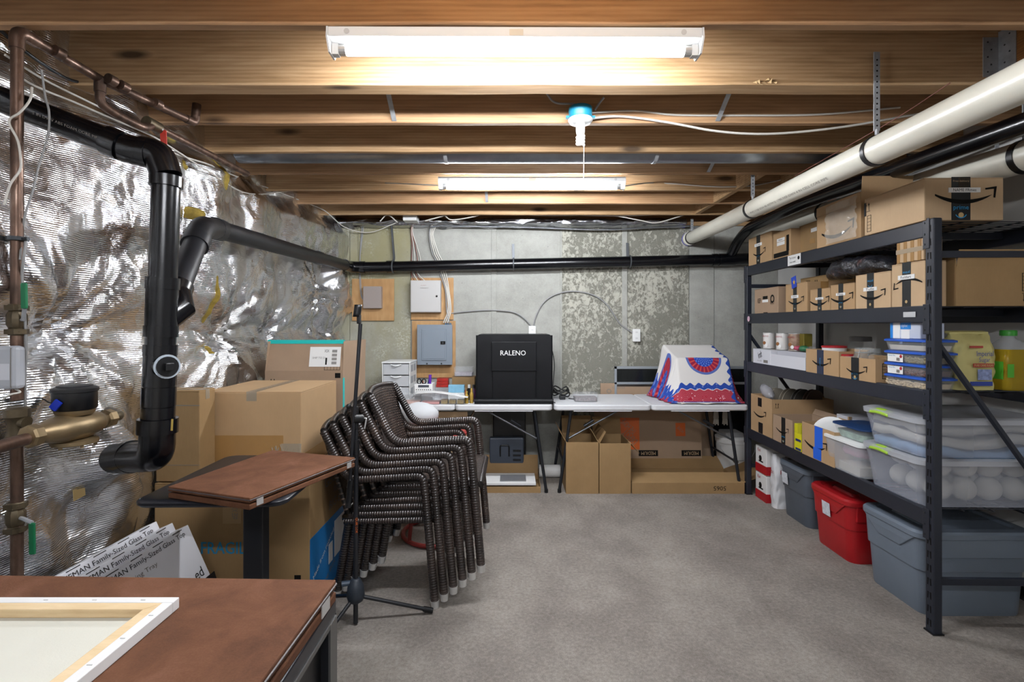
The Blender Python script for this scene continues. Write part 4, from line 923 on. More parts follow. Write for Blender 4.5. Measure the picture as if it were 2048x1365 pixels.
# ================================================================ CEILING: bulb, cables, pipes
bz = P(1160, 240, 2.40)
r = thing('pull_chain_light', bz, 'bare spiral bulb in a white holder under a blue ceiling box', 'ceiling light')
bx = make('electrical_box', G().lathe([(.052, 0), (.055, .004), (.055, .05), (.05, .054)], V((bz.x, 2.385, 2.323)), 20), M('blue_box', '187590', .4), r, smooth=40)
for s in (-1, 1): make('box_ear', G().box(V((bz.x+s*.052, 2.375, 2.325)), V((bz.x+s*.068, 2.395, 2.335))), MATS['blue_box'], bx)
make('holder_plate', G().lathe([(.03, -.018), (.05, -.012), (.058, 0), (.055, .006)], V((bz.x, 2.385, 2.317)), 24), WHITE, r, smooth=50)
make('socket', G().lathe([(.018, 0), (.021, .01), (.022, .05), (.03, .058)], V((bz.x, 2.385, 2.252)), 18), WHITE, r, smooth=50)
sp = [V((bz.x+.016*math.cos(t), 2.385+.016*math.sin(t), 2.245-.045*t/(2*PI*3))) for t in [k*2*PI*3/48 for k in range(49)]]
make('bulb_coil', G().tube(sp, .0065, 8), M('bulb_white', 'e8e8e6', .3), r, smooth=60)
make('bulb_base', G().lathe([(.013, 0), (.019, .012), (.019, .03)], V((bz.x, 2.385, 2.24)), 16), WHITE, r, smooth=40)
cdp = make('pull_cord', G().tube([V((bz.x+.012, 2.35, 2.30)), V((bz.x+.01, 2.35, 2.0))], .0016, 6), CABW, r); make('cord_bell', G().lathe([(.006, 0), (.003, .014)], V((bz.x+.01, 2.35, 1.988)), 10), WHITE, cdp)
zj = ZJ-.006
def jc(px, py, z=zj): d = (z-CH)*F/(CY-py); return P(px, py, d)
cable('ceiling_cable', [V((bz.x+.04, 2.41, 2.335)), P(1240, 233, 2.43), P(1330, 244, 2.43), P(1430, 262, 2.42), P(1515, 268, 2.41), P(1600, 264, 2.42), P(1700, 252, 2.43), P(1780, 238, 2.44), P(1850, 226, 2.44)], .0055, CABW, 'thick white cable sagging from the blue ceiling box towards the plastic pipe')
cable('ceiling_cable', [V((bz.x+.03, 2.43, 2.37)), P(1270, 222, 2.44), P(1350, 230, 2.44), P(1480, 231, 2.44), P(1640, 229, 2.44), P(1800, 215, 2.44)], .005, CABW, 'white cable stapled straighter along the joist beside the blue ceiling box')
cable('ceiling_cable', [P(1250, 372, 3.40), P(1300, 366, 3.66), P(1350, 368, 3.66), P(1400, 372, 3.66), P(1450, 374, 3.66), P(1510, 371, 3.66), P(1580, 356, 3.66), P(1620, 348, 3.60)], .005, CABW, 'white cable from the far tube light towards the plastic pipe')
cable('wire', [P(1900, 166, 1.98), P(1800, 232, 2.2), P(1700, 290, 2.5), P(1650, 318, 2.75), P(1590, 352, 3.0)], .002, CABR, 'thin bare copper wire strung above the white plastic pipe')
for k, (pa, pb, pc) in enumerate((((1092, 185), (1110, 205), (1150, 208)), ((1208, 195), (1200, 205), (1190, 220)))):
    cable('short_cable', [P(*pa, 2.36), P(*pb, 2.38), P(*pc, 2.40)], .005, CABG, 'short grey cable loop going up beside the blue ceiling box', group='cable loops by the blue box')
# white drain pipe with straps
W0, W1_ = V((1.675, 4.835, 2.172)), V((1.395, 1.15, 2.022))
wp = thing('plastic_pipe', (1.5, 3.0, 2.05), 'long white plastic pipe hung on black clamps, sloping to the concrete wall', 'pipe')
make('pipe_section', G().tube([W0, W1_], .057, 28), PVC, wp, smooth=40)
dv = (W1_-W0).normalized()
make('coupling', G().cyl(W0, W0+dv*.06, .064, 28), PVC, wp, smooth=40); make('primer_ring', G().cyl(W0+dv*.0, W0+dv*.022, .0655, 28), PVCD, wp, smooth=40)
txt(wp, Fr(W0.lerp(W1_, .45)+V((-.0, -.0, -.0))+V((-.0435, 0, -.039)), -dv*-1, V((-.68, 0, .73)), .8, .02), 'PVC 1120 SCH 40 ASTM D 1785 NSF-DWV 4 IN CELL CORE PIPE', .5, .0, .9, .013, INKG, lift=.0004)
for yb, ytop, lab in ((2.045, 2.455, 'a'), (3.30, 2.43, 'b'), (4.72, 2.34, 'c')):
    t = (W0.y-yb)/(W0.y-W1_.y); c = W0.lerp(W1_, t)
    make('clamp', G().cyl(c-dv*.012, c+dv*.012, .0615, 28), BLACK, wp, smooth=40)
    cl = make('hanger_strap', G().tube([c+Z*.058, c+V((0, 0, .085))], .008, 6), GALV, wp)
    sx = c.x
    hs = make('perforated_strap', G().box((sx-.012, yb-.001, c.z+.08), (sx+.012, yb+.003, ytop)), GALV, wp)
    n = int((ytop-c.z-.09)/.022)
    for k in range(max(0, n)): make('strap_hole', G().lathe([(.0035, 0), (.0035, .0008)], V((sx, yb-.001, c.z+.1+.022*k)), 8, (0, -1, 0)), INK, hs)
# second white pipe and straps by the right wall
w2 = thing('plastic_pipe', (2.2, 3.2, 2.0), 'wide white plastic pipe near the white wall above the boxes', 'pipe')
Q0, Q1 = V((2.215, 4.83, 2.21)), V((2.215, 1.2, 2.04)); make('pipe_section', G().tube([Q0, Q1], .07, 28), PVC, w2, smooth=40)
for yb in (2.2, 3.6):
    t = (Q0.y-yb)/(Q0.y-Q1.y); c = Q0.lerp(Q1, t); make('clamp', G().cyl(c-Y*.014, c+Y*.014, .0745, 28), BLACK, w2, smooth=40)
    make('hanger_strap', G().box((c.x-.012, yb, c.z+.07), (c.x+.012, yb+.003, 2.34)), GALV, w2)
for k, (dx, m_, n_) in enumerate(((0, CABW, 'white'), (.02, CABBL, 'blue'), (.035, CABO, 'orange'), (.055, CABW, 'white'), (-.03, CABW, 'white'), (.07, CABG, 'grey'))):
    cable('ceiling_cable', [V((2.30+dx, 4.5, 2.28)), V((2.31+dx, 3.8, 2.30-.01*k)), V((2.33+dx*1.2, 3.1, 2.29-.004*k)), V((2.36+dx, 2.4, 2.30)), V((2.38+dx, 1.6, 2.29))], .005, m_, n_+' cable in the bundle along the joists near the white wall', group='cable bundle near the white wall')
for yb, sl in ((2.46, 'beside the large labelled shipping box'), (3.0, 'above the open shipping box'), (3.66, 'above the two label shipping box')): strip('cable_strap', (2.34, yb, 2.20), (2.34, yb, 2.36), .02, .002, GALV, label='flat metal strap by the cable bundle '+sl, cat='strap', group='flat straps beside the cable bundle')

# ================================================================ FOLDING TABLES
TM = M('table_white', 'cfd0d2', .5, var=.02)
def folding_table(x0, x1, y0, y1, label):
    zt = .718; r = thing('folding_table', ((x0+x1)/2, (y0+y1)/2, 0), label, 'table', 'white folding tables against the concrete wall')
    xm = (x0+x1)/2
    for a, b in ((x0, xm-.002), (xm+.002, x1)):
        cx_, hx_ = (a+b)/2, (b-a)/2; cy_, hy_ = (y0+y1)/2, (y1-y0)/2
        make('top_half', G().loft([rr(cx_, cy_, hx_-.008, hy_-.008, .03, zt-.045, 5), rr(cx_, cy_, hx_, hy_, .035, zt-.036, 5), rr(cx_, cy_, hx_, hy_, .035, zt-.006, 5), rr(cx_, cy_, hx_-.006, hy_-.006, .03, zt, 5)]), TM, r, smooth=40)
        make('edge_rib', G().box((cx_-hx_*.6, y0+.006, zt-.052), (cx_+hx_*.6, y0+.03, zt-.044)), TM, r)
    LM = M('leg_steel', '6f7276', .35, .8)
    for xe, s in ((x0+.05, 1), (x1-.05, -1)):
        for y in (y0+.06, y1-.08):
            lg = make('leg', G().tube(bend([V((xe+s*.09, y, zt-.05)), V((xe+s*.06, y, .45)), V((xe-s*.005, y, .012))], .1, 5), .0125, 12), M('leg_dark', '2b2e33', .35, .5), r, smooth=40)
            make('foot_cap', G().cyl(V((xe-s*.005, y, 0)), V((xe-s*.005, y, .03)), .015, 12), BLACK, lg)
        make('leg_crossbar', G().tube([V((xe+s*.03, y0+.06, .25)), V((xe+s*.03, y1-.08, .25))], .009, 10), M('leg_dark', '2b2e33'), r, smooth=40)
        make('brace', G().tube([V((xe+s*.05, y0+.09, .42)), V((xe+s*.5, y0+.12, zt-.055))], .008, 10), LM, r, smooth=40)
        make('brace_lock', G().tube([V((xe+s*.2, y0+.10, .53)), V((xe+s*.28, y0+.10, .58))], .012, 10), MATS['leg_dark'], r, smooth=40)
        make('rear_upright', G().tube([V((xe+s*.2, y1-.06, zt-.05)), V((xe+s*.16, y1-.06, .02))], .010, 10), LM, r, smooth=40)
    return r
T1x0, T1x1, TY0, TY1 = -1.235, .322, 4.07, 4.72
folding_table(T1x0, T1x1, TY0, TY1, 'white folding table holding the black light box')
folding_table(.338, 1.895, TY0, TY1, 'white folding table holding the patterned cloth')
ZTb = .7185
def tp(px, py_base):            # point on the table top seen at this pixel
    d = (CH-ZTb)*F/(py_base-CY); return P(px, py_base, d)
# light box
FAB = M('black_nylon', '050609', .5, var=.15, vs=7, bump=.2, bs=10, spec=.22)
lb = thing('photo_light_box', (.02, 4.42, ZTb), 'black fabric photo light box with white lettering standing on the table', 'light box')
lx0, lx1, ly0, ly1, lz = xat(952, 4.16), xat(1105, 4.16), 4.15, 4.66, ZTb+.555
def lf(a, b):
    return V((lx0+(lx1-lx0)*a, ly0+.004*noise.noise((a*4, b*4, 1))+.004*math.sin(PI*a), ZTb+.001+(lz-ZTb)*b))
make('body', G().box((lx0, ly0+.012, ZTb), (lx1, ly1, lz)), FAB, lb, bevel=.008)
fp = make('front_panel', G().grid(lambda a, b: lf(a, b)+V((0, .004, 0)), 20, 20), FAB, lb, smooth=60)
make('front_flap', G().box((xat(985, 4.15), ly0-.004, ZTb+.02), (xat(1072, 4.15), ly0+.004, lz-.06)), FAB, lb, bevel=.003)
make('rolled_edge', G().tube([(lx0-.01, ly0-.02, ZTb+.022), (lx1+.005, ly0-.02, ZTb+.022)], .022, 12), FAB, lb, smooth=50)
fl = make('logo_flap', G().box((xat(983, 4.14), ly0-.012, zat(743, 4.14)), (xat(1073, 4.14), ly0-.004, zat(684, 4.14))), FAB, lb, bevel=.004)
txt(lb, Fr(V((xat(983, 4.14), ly0-.012, zat(743, 4.14))), X, Z, .365, .24), 'RALENO', .48, .62, .205, .04, WHITEP)
for x in (lx0+.006, lx1-.006): make('corner_piping', G().tube([(x, ly0+.006, ZTb+.03), (x, ly0+.006, lz-.004)], .006, 8), FAB, lb)
make('lid_panel', G().box((lx0+.02, ly0+.03, lz), (lx1-.02, ly1-.02, lz+.006)), FAB, lb)
cable('power_cord', [V((lx1-.005, ly1-.1, lz-.02)), P(1108, 720, 4.3), P(1107, 760, 4.25), P(1104, 800, 4.2), P(1110, 806, 4.15)], .004, CABB, 'black power cord hanging down the side of the light box')
r = thing('cable_coil', tp(1122, 800), 'coiled black power cable with adapter on the table beside the light box', 'cable')
cc = tp(1122, 797); cc.z = ZTb
for k in range(4): make('coil_turn', G().tube([cc+V((.075*math.cos(a)*(1-.06*k), .05*math.sin(a)*(1-.05*k)+.02*k, .04+.02*math.sin(a*2+k)+.012*k)) for a in [2*PI*j/24 for j in range(24)]], .006, 8, closed=True), CABB, r, smooth=60)
make('adapter', G().obox(cc+V((-.02, -.09, 0)), (.05, 0, 0), (0, .07, 0), (0, 0, .03)), BLACK, r, bevel=.004)
make('loose_cord', G().tube(smoothpath([cc+V((.06, -.05, .005)), cc+V((.13, -.09, .005)), cc+V((.2, -.02, .005)), cc+V((.28, -.1, .005))]), .0035, 6), CABB, r)
# clear craft container
def tub(name, label, c, hx, hy, h, body, lidm, lid_h=.012, r_=.02, taper=.9, cat='container', group=None, fill=None, fill_h=.6, rz=0, handle=None):
    c = V(c); t = thing(name, c, label, cat, group, rz=rz); g = G()
    R0 = lambda s, z, k=0: rr(0, 0, hx*s-k, hy*s-k, r_, z, 4)
    g.loft([R0(taper, 0), R0((1+taper)/2, h*.5), R0(1, h)], True, False); g.loft([R0(1, h)[::-1], R0((1+taper)/2, h*.5, .002)[::-1], R0(taper, .003, .002)[::-1]], False, True)
    b = make('tub_body', g, body, t, local=True, smooth=40)
    if lidm: make('lid', G().loft([rr(0, 0, hx*1.03+.003, hy*1.03+.003, r_*1.1, h, 4), rr(0, 0, hx*1.03+.003, hy*1.03+.003, r_*1.1, h+lid_h*.7, 4), rr(0, 0, hx*.97, hy*.97, r_, h+lid_h, 4)]), lidm, t, local=True, smooth=40)
    if fill: make('contents', G().loft([rr(0, 0, hx*taper-.006, hy*taper-.006, r_, .005, 4), rr(0, 0, hx*(taper+(1-taper)*fill_h)-.006, hy*(taper+(1-taper)*fill_h)-.006, r_, h*fill_h, 4)]), fill, t, local=True)
    return t
tub('craft_container', 'clear plastic craft container with ribbons inside, on the table beside the cable coil', V((xat(1172, 4.25), 4.3, ZTb)), .1, .075, .062, CLEAR, CLEAR, .01, .02, .96, fill=M('craft_bits', '7d7474', .7, var=.5, vs=60), fill_h=.55)
# cardboard sheet and framed screen leaning behind the table
cs = thing('cardboard_sheet', (xat(1300, 4.76), 4.76, 0), 'flattened cardboard carton standing behind the table with upside down print', 'cardboard')
make('sheet', G().obox((xat(1203, 4.74), 4.745, .02), (1.05, 0, 0), (0, .012, 0), (0, .05, .79)), CARDG, cs)
cfr = Fr(V((xat(1203, 4.74), 4.745, .0)), X, V((0, .05, .79)), 1.05, .81)
txt(cs, cfr, '1001005376', .16, .95, .12, .022, INKG, 180); make('round_print', ring_geo(G(), cfr, .075, .91, .015, .022), INKG, cs); handling(cs, cfr, .16, .91, .09, .02, INKG)
wf = thing('framed_screen', (xat(1360, 4.8), 4.80, 0), 'grey framed dark glass panel leaning on the concrete behind the patterned cloth', 'frame')
a0, a1 = xat(1229, 4.79), xat(1497, 4.79); FRM = M('frame_grey', '9ba1a6', .4, .4)
for (p, q) in (((a0, .0), (a0+.022, .97)), ((a1-.022, .0), (a1, .97)), ((a0, .945), (a1, .97)), ((a0, .80), (a1, .822)), ((a0, .0), (a1, .025))): make('frame_bar', G().box((p[0], 4.785, p[1]), (q[0], 4.805, q[1])), FRM, wf, bevel=.002)
make('glass_pane', G().box((a0+.02, 4.793, .02), (a1-.02, 4.797, .95)), M('dark_glass', '1a1d1e', .12, alpha=.72), wf)
make('dark_board', G().box((xat(1438, 4.80), 4.81, 0), (2.2, 4.83, .955)), BLACK, label='black board leaning on the wall behind the framed panel', cat='board')
# draped cloth
def clothmat():
    t = NT('printed_cloth'); uv = t.co('UV'); sp = t.n('ShaderNodeSeparateXYZ'); t.l(uv, sp.inputs[0]); u, v = sp.outputs[0], sp.outputs[1]
    md = t.math
    fine = t.n('ShaderNodeTexVoronoi'); fine.inputs['Scale'].default_value = 34; t.l(uv, fine.inputs['Vector']); fz = fine.outputs['Distance']
    ringv = t.n('ShaderNodeTexVoronoi'); ringv.inputs['Scale'].default_value = 9; t.l(uv, ringv.inputs['Vector']); rz_ = md('ABSOLUTE', md('SINE', md('MULTIPLY', ringv.outputs['Distance'], 42)))
    red = t.mix(t.ramp(rz_, [(.15, 1), (.4, 0)]), '9b1f33', 'c87f8b'); red = t.mix(t.ramp(fz, [(.12, .9), (.2, 0)]), red, 'e0c8cc')
    blue = t.mix(t.ramp(fz, [(.2, .8), (.35, 0)]), '2c4a9c', '7f92c8')
    base = 'd2cfcb'
    wob = md('MULTIPLY', md('SINE', md('MULTIPLY', u, 88)), .011)
    b0_ = md('ADD', v, md('MULTIPLY', wob, -1)) if False else md('ADD', v, wob)
    def lt(a, k): return md('LESS_THAN', a, k)
    c = t.mix(lt(b0_, .20), base, blue); c = t.mix(lt(md('ADD', v, md('MULTIPLY', wob, .6)), .158), c, 'd2cfcb'); c = t.mix(lt(md('ADD', v, md('MULTIPLY', wob, .6)), .152), c, red); c = t.mix(lt(v, .028), c, blue); c = t.mix(lt(v, .014), c, base)
    wob2 = md('MULTIPLY', md('SINE', md('MULTIPLY', v, 88)), .011)
    ur = md('ADD', u, wob2); c = t.mix(md('GREATER_THAN', ur, .60), c, blue); c = t.mix(md('GREATER_THAN', ur, .645), c, red); c = t.mix(md('MULTIPLY', md('GREATER_THAN', ur, .78), 1), c, blue); c = t.mix(md('GREATER_THAN', ur, .81), c, base)
    ul = md('ADD', u, wob2); c = t.mix(lt(ul, .10), c, blue); c = t.mix(lt(ul, .055), c, red)
    # medallions
    for mu, mv, R in ((.41, .43, .15), (.07, .55, .11)):
        du = md('SUBTRACT', u, mu); dv_ = md('SUBTRACT', v, mv); rad = md('SQRT', md('ADD', md('MULTIPLY', du, du), md('MULTIPLY', dv_, dv_))); ang = md('ARCTAN2', dv_, du)
        pet = md('SINE', md('MULTIPLY', ang, 22)); redm = t.mix(t.ramp(pet, [(.3, 0), (.6, 1)]), '8c2440', 'c24a45')
        inn = t.mix(md('GREATER_THAN', md('MULTIPLY', md('SINE', md('MULTIPLY', ang, 16)), md('SINE', md('MULTIPLY', rad, 190))), .2), '2a469e', '5b79c4')
        rad = md('ADD', rad, md('MULTIPLY', md('GREATER_THAN', v, .432), 5)) if R > .12 else rad; c = t.mix(lt(rad, R), c, '5468a8'); c = t.mix(lt(rad, R*.87), c, redm); c = t.mix(lt(rad, R*.55), c, inn)
    t.set(col=c, rough=.9, spec=.1, normal=t.bump(t.noise(t.co('Object'), 60, 3), .1, .003)); return t.m
prof = [(4.64, .75), (4.62, 1.05), (4.585, 1.165), (4.56, 1.178), (4.44, 1.125), (4.31, 1.085), (4.285, 1.078), (4.272, 1.05), (4.235, .93), (4.20, .82), (4.165, .745), (4.10, .727)]
def profp(t):
    k = t*(len(prof)-1); i = min(int(k), len(prof)-2); f_ = k-i; return prof[i][0]*(1-f_)+prof[i+1][0]*f_, prof[i][1]*(1-f_)+prof[i+1][1]*f_
vlen = [0]
for i in range(1, 61):
    a = profp((i-1)/60); b = profp(i/60); vlen.append(vlen[-1]+math.hypot(a[0]-b[0], a[1]-b[1]))
VT = vlen[-1]
nu, nv = 60, 60; gv = []; guv = []
for j in range(nv+1):
    y, z = profp(j/nv); cx0, cx1 = 1.374-.1*(y-4.3), 1.817-.09*(y-4.3)
    for i in range(nu+1):
        u = i/nu*2-1; uc = .62
        if abs(u) <= uc: x = cx0+(cx1-cx0)*(u/uc*.5+.5); zz = z+.004*noise.noise((x*9, y*9, 0)); yy = y
        else:
            t = (abs(u)-uc)/(1-uc); s = 1 if u > 0 else -1; drop = (z-ZTb-.006); fold = .018*math.sin(j*.55+s)*t
            x = (cx1 if s > 0 else cx0)+s*(.012*math.sin(t*2)+(.10 if s < 0 else .07)*t**1.6+fold); zz = z-drop*min(1, t*1.02)**.9; yy = y+(4.40-y)*.12*t+.01*math.sin(j*.8)*t
        gv.append(V((x, yy, max(zz, ZTb+.002)))); guv.append((.40+(i/nu-.5)*1.0*.72 if True else 0, VT-vlen[j]))
gf = []; gu = []
for j in range(nv):
    for i in range(nu):
        a = j*(nu+1)+i; ids = (a, a+nu+1, a+nu+2, a+1); gf.append(ids); gu.append([guv[k] for k in ids])
g = G(); g.add(gv, gf, gu)
cl = thing('draped_cloth', (1.6, 4.4, ZTb), 'white cotton cloth printed in red and blue draped over an appliance on the table', 'cloth')
co_ = make('cloth', g, clothmat(), cl, smooth=70); m = co_.modifiers.new('thick', 'SOLIDIFY'); m.thickness = .003; m.offset = 1
make('cloth_hem', G().grid(lambda a, b: V((1.36+.44*a, 4.09+.06*b+.01*math.sin(a*9), ZTb+.004+.012*abs(math.sin(a*7+b*3)))), 24, 5), M('cloth_white', 'cfcbc2', .9), co_, smooth=60)
for k in range(14): make('tassel', G().tube([V((1.80+.07*random.random(), 4.2+.06*random.random(), ZTb+.04)), V((1.83+.06*random.random(), 4.17+.05*random.random(), ZTb+.01))], .006, 5), MATS['cloth_white'], cl)
# ---------------------------------------------------------------- left table clutter
dw = thing('drawer_unit', V((xat(797, 4.45), 4.5, ZTb)), 'white three drawer plastic storage unit on the folding table', 'drawers')
dx0, dx1, dy0, dy1, dz = xat(764, 4.36), xat(820, 4.36), 4.36, 4.66, .325
for x in (dx0, dx1-.008): make('side_panel', G().box((x, dy0, ZTb), (x+.008, dy1, ZTb+dz-.01)), WHITE, dw, bevel=.002)
make('top_panel', G().box((dx0-.004, dy0-.006, ZTb+dz-.014), (dx1+.004, dy1+.004, ZTb+dz)), WHITE, dw, bevel=.005); make('base', G().box((dx0, dy0, ZTb), (dx1, dy1, ZTb+.012)), WHITE, dw)
for k in range(3):
    z0 = ZTb+.016+.099*k; d_ = make('drawer', G().openbox((dx0+.011, dy0+.002, z0), (dx1-dx0-.022, 0, 0), (0, .28, 0), (0, 0, .09), .003), M('milky_plastic', 'c5c7c9', .4, alpha=.85), dw); make('handle', G().tube(smoothpath([(dx0+.075, dy0-.002, z0+.086), ((dx0+dx1)/2, dy0-.012, z0+.076), (dx1-.075, dy0-.002, z0+.086)]), .006, 8), WHITE, d_)
    for q in range(2): make('side_slot', G().box((dx1-.001, dy0+.04+.12*q, z0+.02), (dx1+.001, dy0+.13+.12*q, z0+.08)), M('slot_grey', 'a3a5a8', .6), dw)
bk2 = thing('pen_basket', tp(848, 803), 'small white slotted basket holding markers and scissors', 'basket')
bo = V((xat(829, 4.24), 4.24, ZTb+.065)); make('basket_body', G().openbox(bo, (.15, 0, 0), (0, .12, 0), (0, 0, .085), .003), WHITE, bk2)
for k in range(8):
    for q in range(2): make('basket_hole', G().box(bo+V((.012+.017*k, -.0008, .012+.02*q)), bo+V((.018+.017*k, .0002, .02+.02*q))), INK, bk2)
make('dark_slot', G().box(bo+V((.03, -.0008, .055)), bo+V((.12, .0002, .075))), M('slate', '3c4048', .6), bk2)
make('holder_tray', G().box(bo+V((0, 0, -.0655)), bo+V((.15, .12, 0))), M('tray_grey', 'b9bbbd', .5), bk2)
def pen(x, y, z, h, m_, lab, tilt=.02, r_=.006):
    a = V((x, y, z)); b = a+V((tilt, .01, h)); t = thing('marker_pen', a, lab, 'pen'); make('barrel', G().tube([a, a.lerp(b, .65)], r_, 10), m_, t, smooth=40); make('cap', G().tube([a.lerp(b, .65), b], r_*1.12, 10), m_, t, smooth=40)
pen(bo.x+.12, bo.y+.05, bo.z+.005, .15, M('purple', '5a1f9c', .4), 'purple marker standing in the white basket', .0, .011)
pen(bo.x+.09, bo.y+.06, bo.z+.005, .11, M('pen_blue', '2a4a86', .4), 'blue pen standing in the white basket'); pen(bo.x+.07, bo.y+.05, bo.z+.005, .10, M('pen_orange', 'c3562c', .4), 'orange capped pen in the white basket', -.015)
sc = thing('scissors', bo+V((.05, .05, .01)), 'black handled scissors standing in the white basket', 'scissors')
for s in (-1, 1):
    make('handle_loop', G().tube([bo+V((.05+s*.02+.016*math.cos(a), .05, .1+.02*math.sin(a))) for a in [2*PI*k/14 for k in range(14)]], .005, 6, closed=True), BLACK, sc); make('blade', G().box(bo+V((.046+s*.004, .048, .005)), bo+V((.05+s*.004, .051, .08))), CHROME, sc)
def simple(name, label, cat, a, b, mat, bev=.003, group=None): return make(name, G().box(a, b), mat, label=label, cat=cat, bevel=bev, group=group)
cb = carton('small_box', 'small brown carton on the back of the table under the clear organiser', V((xat(904, 4.48), 4.48, ZTb)), (.2, 0, 0), (0, .14, 0), .185, mat=CARDD)
tub('clear_organizer', 'flat clear plastic organiser box resting on the brown carton', V((xat(928, 4.55), 4.55, ZTb+.1862)), .085, .06, .075, CLEAR, CLEAR, .01, .01, .98, fill=M('organiser_bits', 'b5aeb4', .7, var=.2, vs=40), fill_h=.45)
for k in range(3):
    q = simple('red_box', 'small glossy red box, one of three stacked behind the basket', 'box', (xat(872, 4.5)+.004*k, 4.5, ZTb+.09+.026*k), (xat(896, 4.5), 4.6, ZTb+.1145+.026*k), M('glossy_red', 'a32620', .3, var=.25, vs=20), .002, 'three stacked red boxes')
simple('storage_case', 'clear lidded case of buttons under the stacked red boxes', 'container', (xat(862, 4.46), 4.46, ZTb), (xat(901, 4.46), 4.62, ZTb+.089), FROST)
simple('tissue_pack', 'pale blue paper packet leaning on the clear bead boxes', 'packet', (xat(896, 4.34), 4.36, ZTb+.06), (xat(928, 4.34), 4.42, ZTb+.125), M('pale_blue', '7db4cf', .5, var=.1, vs=30), .004)
simple('packet_rest', 'low white box under the pale blue packet', 'box', (xat(896, 4.34), 4.345, ZTb), (xat(928, 4.34), 4.43, ZTb+.0595), WHITEP)
def traybox(px0, px1, h, d0, dep, fillm, label, fh=.4, grp=None):
    a = xat(px0, d0); b = xat(px1, d0); t = thing('bead_box', V(((a+b)/2, d0+dep/2, ZTb)), label, 'container', grp)
    make('case', G().openbox((a, d0, ZTb), (b-a, 0, 0), (0, dep, 0), (0, 0, h), .002), CLEAR, t); make('contents', G().box((a+.004, d0+.004, ZTb+.003), (b-.004, d0+dep-.004, ZTb+h*fh)), fillm, t); make('lid', G().box((a, d0, ZTb+h), (b, d0+dep, ZTb+h+.004)), CLEAR, t)
traybox(805, 840, .07, 4.115, .1, M('peach_bits', 'c9a193', .7, var=.15, vs=60), 'clear tray with peach coloured pieces beside the pink tray', .3)
traybox(841, 879, .075, 4.10, .11, M('pink_tray', 'c9817c', .5), 'clear tray with a pink base at the table edge', .25)
GOLD = M('gold_beads', 'a88a3c', .4, .4, var=.4, vs=90)
for k in range(3): traybox(881+16*k, 896+16*k, .07, 4.12, .09, GOLD, 'small clear box of gold beads at the table edge', .45, 'three boxes of gold beads')
g = G().grid(lambda a, b: V((xat(831, 4.2)+.44*a, 4.10+.12*b-.03*a, ZTb+.085+.012*math.sin(a*5)-.03*max(0, a-.75)*2)), 16, 6)
pp = make('paper_sheet', g, WHITEP, label='loose white paper sheet lying over the bead boxes', cat='paper', smooth=60); m = pp.modifiers.new('thick', 'SOLIDIFY'); m.thickness = .0012
def bottle(x, y, h, r_, body, capm, label, z=ZTb, grp=None, cat='bottle', name='craft_bottle', capf=.78):
    t = thing(name, V((x, y, z)), label, cat, grp); make('body', G().lathe([(r_*.92, 0), (r_, .004), (r_, h*.62), (r_*.55, h*capf)], V((x, y, z)), 16), body, t, smooth=40); make('cap', G().lathe([(r_*.6, h*capf), (r_*.6, h-.002), (r_*.5, h)], V((x, y, z)), 14), capm, t, smooth=40)
bottle(xat(933, 4.15), 4.16, .10, .016, GOLD, GOLD, 'shorter gold glitter bottle next to the bead boxes', grp='gold glitter bottles beside the light box'); bottle(xat(943, 4.18), 4.18, .12, .016, GOLD, GOLD, 'taller gold glitter bottle against the light box', grp='gold glitter bottles beside the light box'); bottle(xat(947, 4.25), 4.27, .14, .018, M('plum', '3b1d3a', .3), BLACK, 'dark purple craft bottle behind the gold glitter bottles')
bottle(xat(938, 4.35), 4.36, .13, .02, INK, WHITE, 'black craft bottle with white cap beside the light box')
bottle(xat(925, 4.3), 4.47, .09, .014, REDH, WHITE, 'red paint bottle with white cap behind the blue packet')
jar = bottle(xat(818, 4.3), 4.30, .075, .045, GLASS, CLEAR, 'clear glass jar of pins in front of the drawer unit', cat='jar', name='glass_jar', capf=.9)

# ================================================================ UNDER THE TABLES
ua = carton('open_carton', 'open brown carton under the table, left of its twin, flaps half raised', (xat(1132, 4.10), 4.10, 0), (.262, 0, 0), (0, .36, 0), .415, mat=CARDD, opened=dict(back=70, left=60, right=120), flap=.42)
ub = carton('open_carton', 'open brown carton under the table with its side flap hanging out', (xat(1199, 4.10), 4.10, 0), (.252, 0, 0), (0, .36, 0), .405, mat=CARDD, opened=dict(back=70, left=118, right=-50), flap=.42)
fc = carton('flat_carton', 'long flat cardboard carton lying on the carpet under the table', (xat(1264, 4.10), 4.10, 0), (.905, 0, 0), (0, .40, 0), .088, mat=CARDD, opened=dict(back=28, front=165, right=20), flap=.4)
txt(fc.root, fc.front, '5065', .78, .5, .1, .035, INK, 180)
fl2 = carton('flat_carton', 'flat open cardboard carton with white foam sheets under the light box table', (xat(960, 4.12), 4.12, 0), (.49, 0, 0), (0, .36, 0), .05, mat=CARDD, opened=dict(back=75), flap=.45)
make('foam_sheet', G().box((xat(962, 4.15), 4.15, .0505), (xat(1072, 4.15), 4.42, .075)), WHITEP, label='white foam sheets lying on the flat open carton', cat='foam sheet', bevel=.004)
make('grey_sheet', G().box((xat(1000, 4.2), 4.18, .0755), (xat(1052, 4.2), 4.33, .085)), M('mid_grey', '6c6d70', .5), label='grey sheet lying on the white foam', cat='sheet')
ub2 = carton('carton', 'open cardboard carton under the left end of the light box table', (xat(868, 4.2), 4.2, 0), (.28, 0, 0), (0, .3, 0), .56, mat=CARDL, opened=dict(front=75, left=110, right=55), flap=.3)
hd = thing('moving_carton', (xat(1295, 4.66), 4.66, 0), 'flattened moving carton with orange logos standing upside down behind the open cartons', 'cardboard')
hfr = Fr(V((xat(1190, 4.6), 4.60, 0)), X, V((0, .05, .66)), .97, .66)
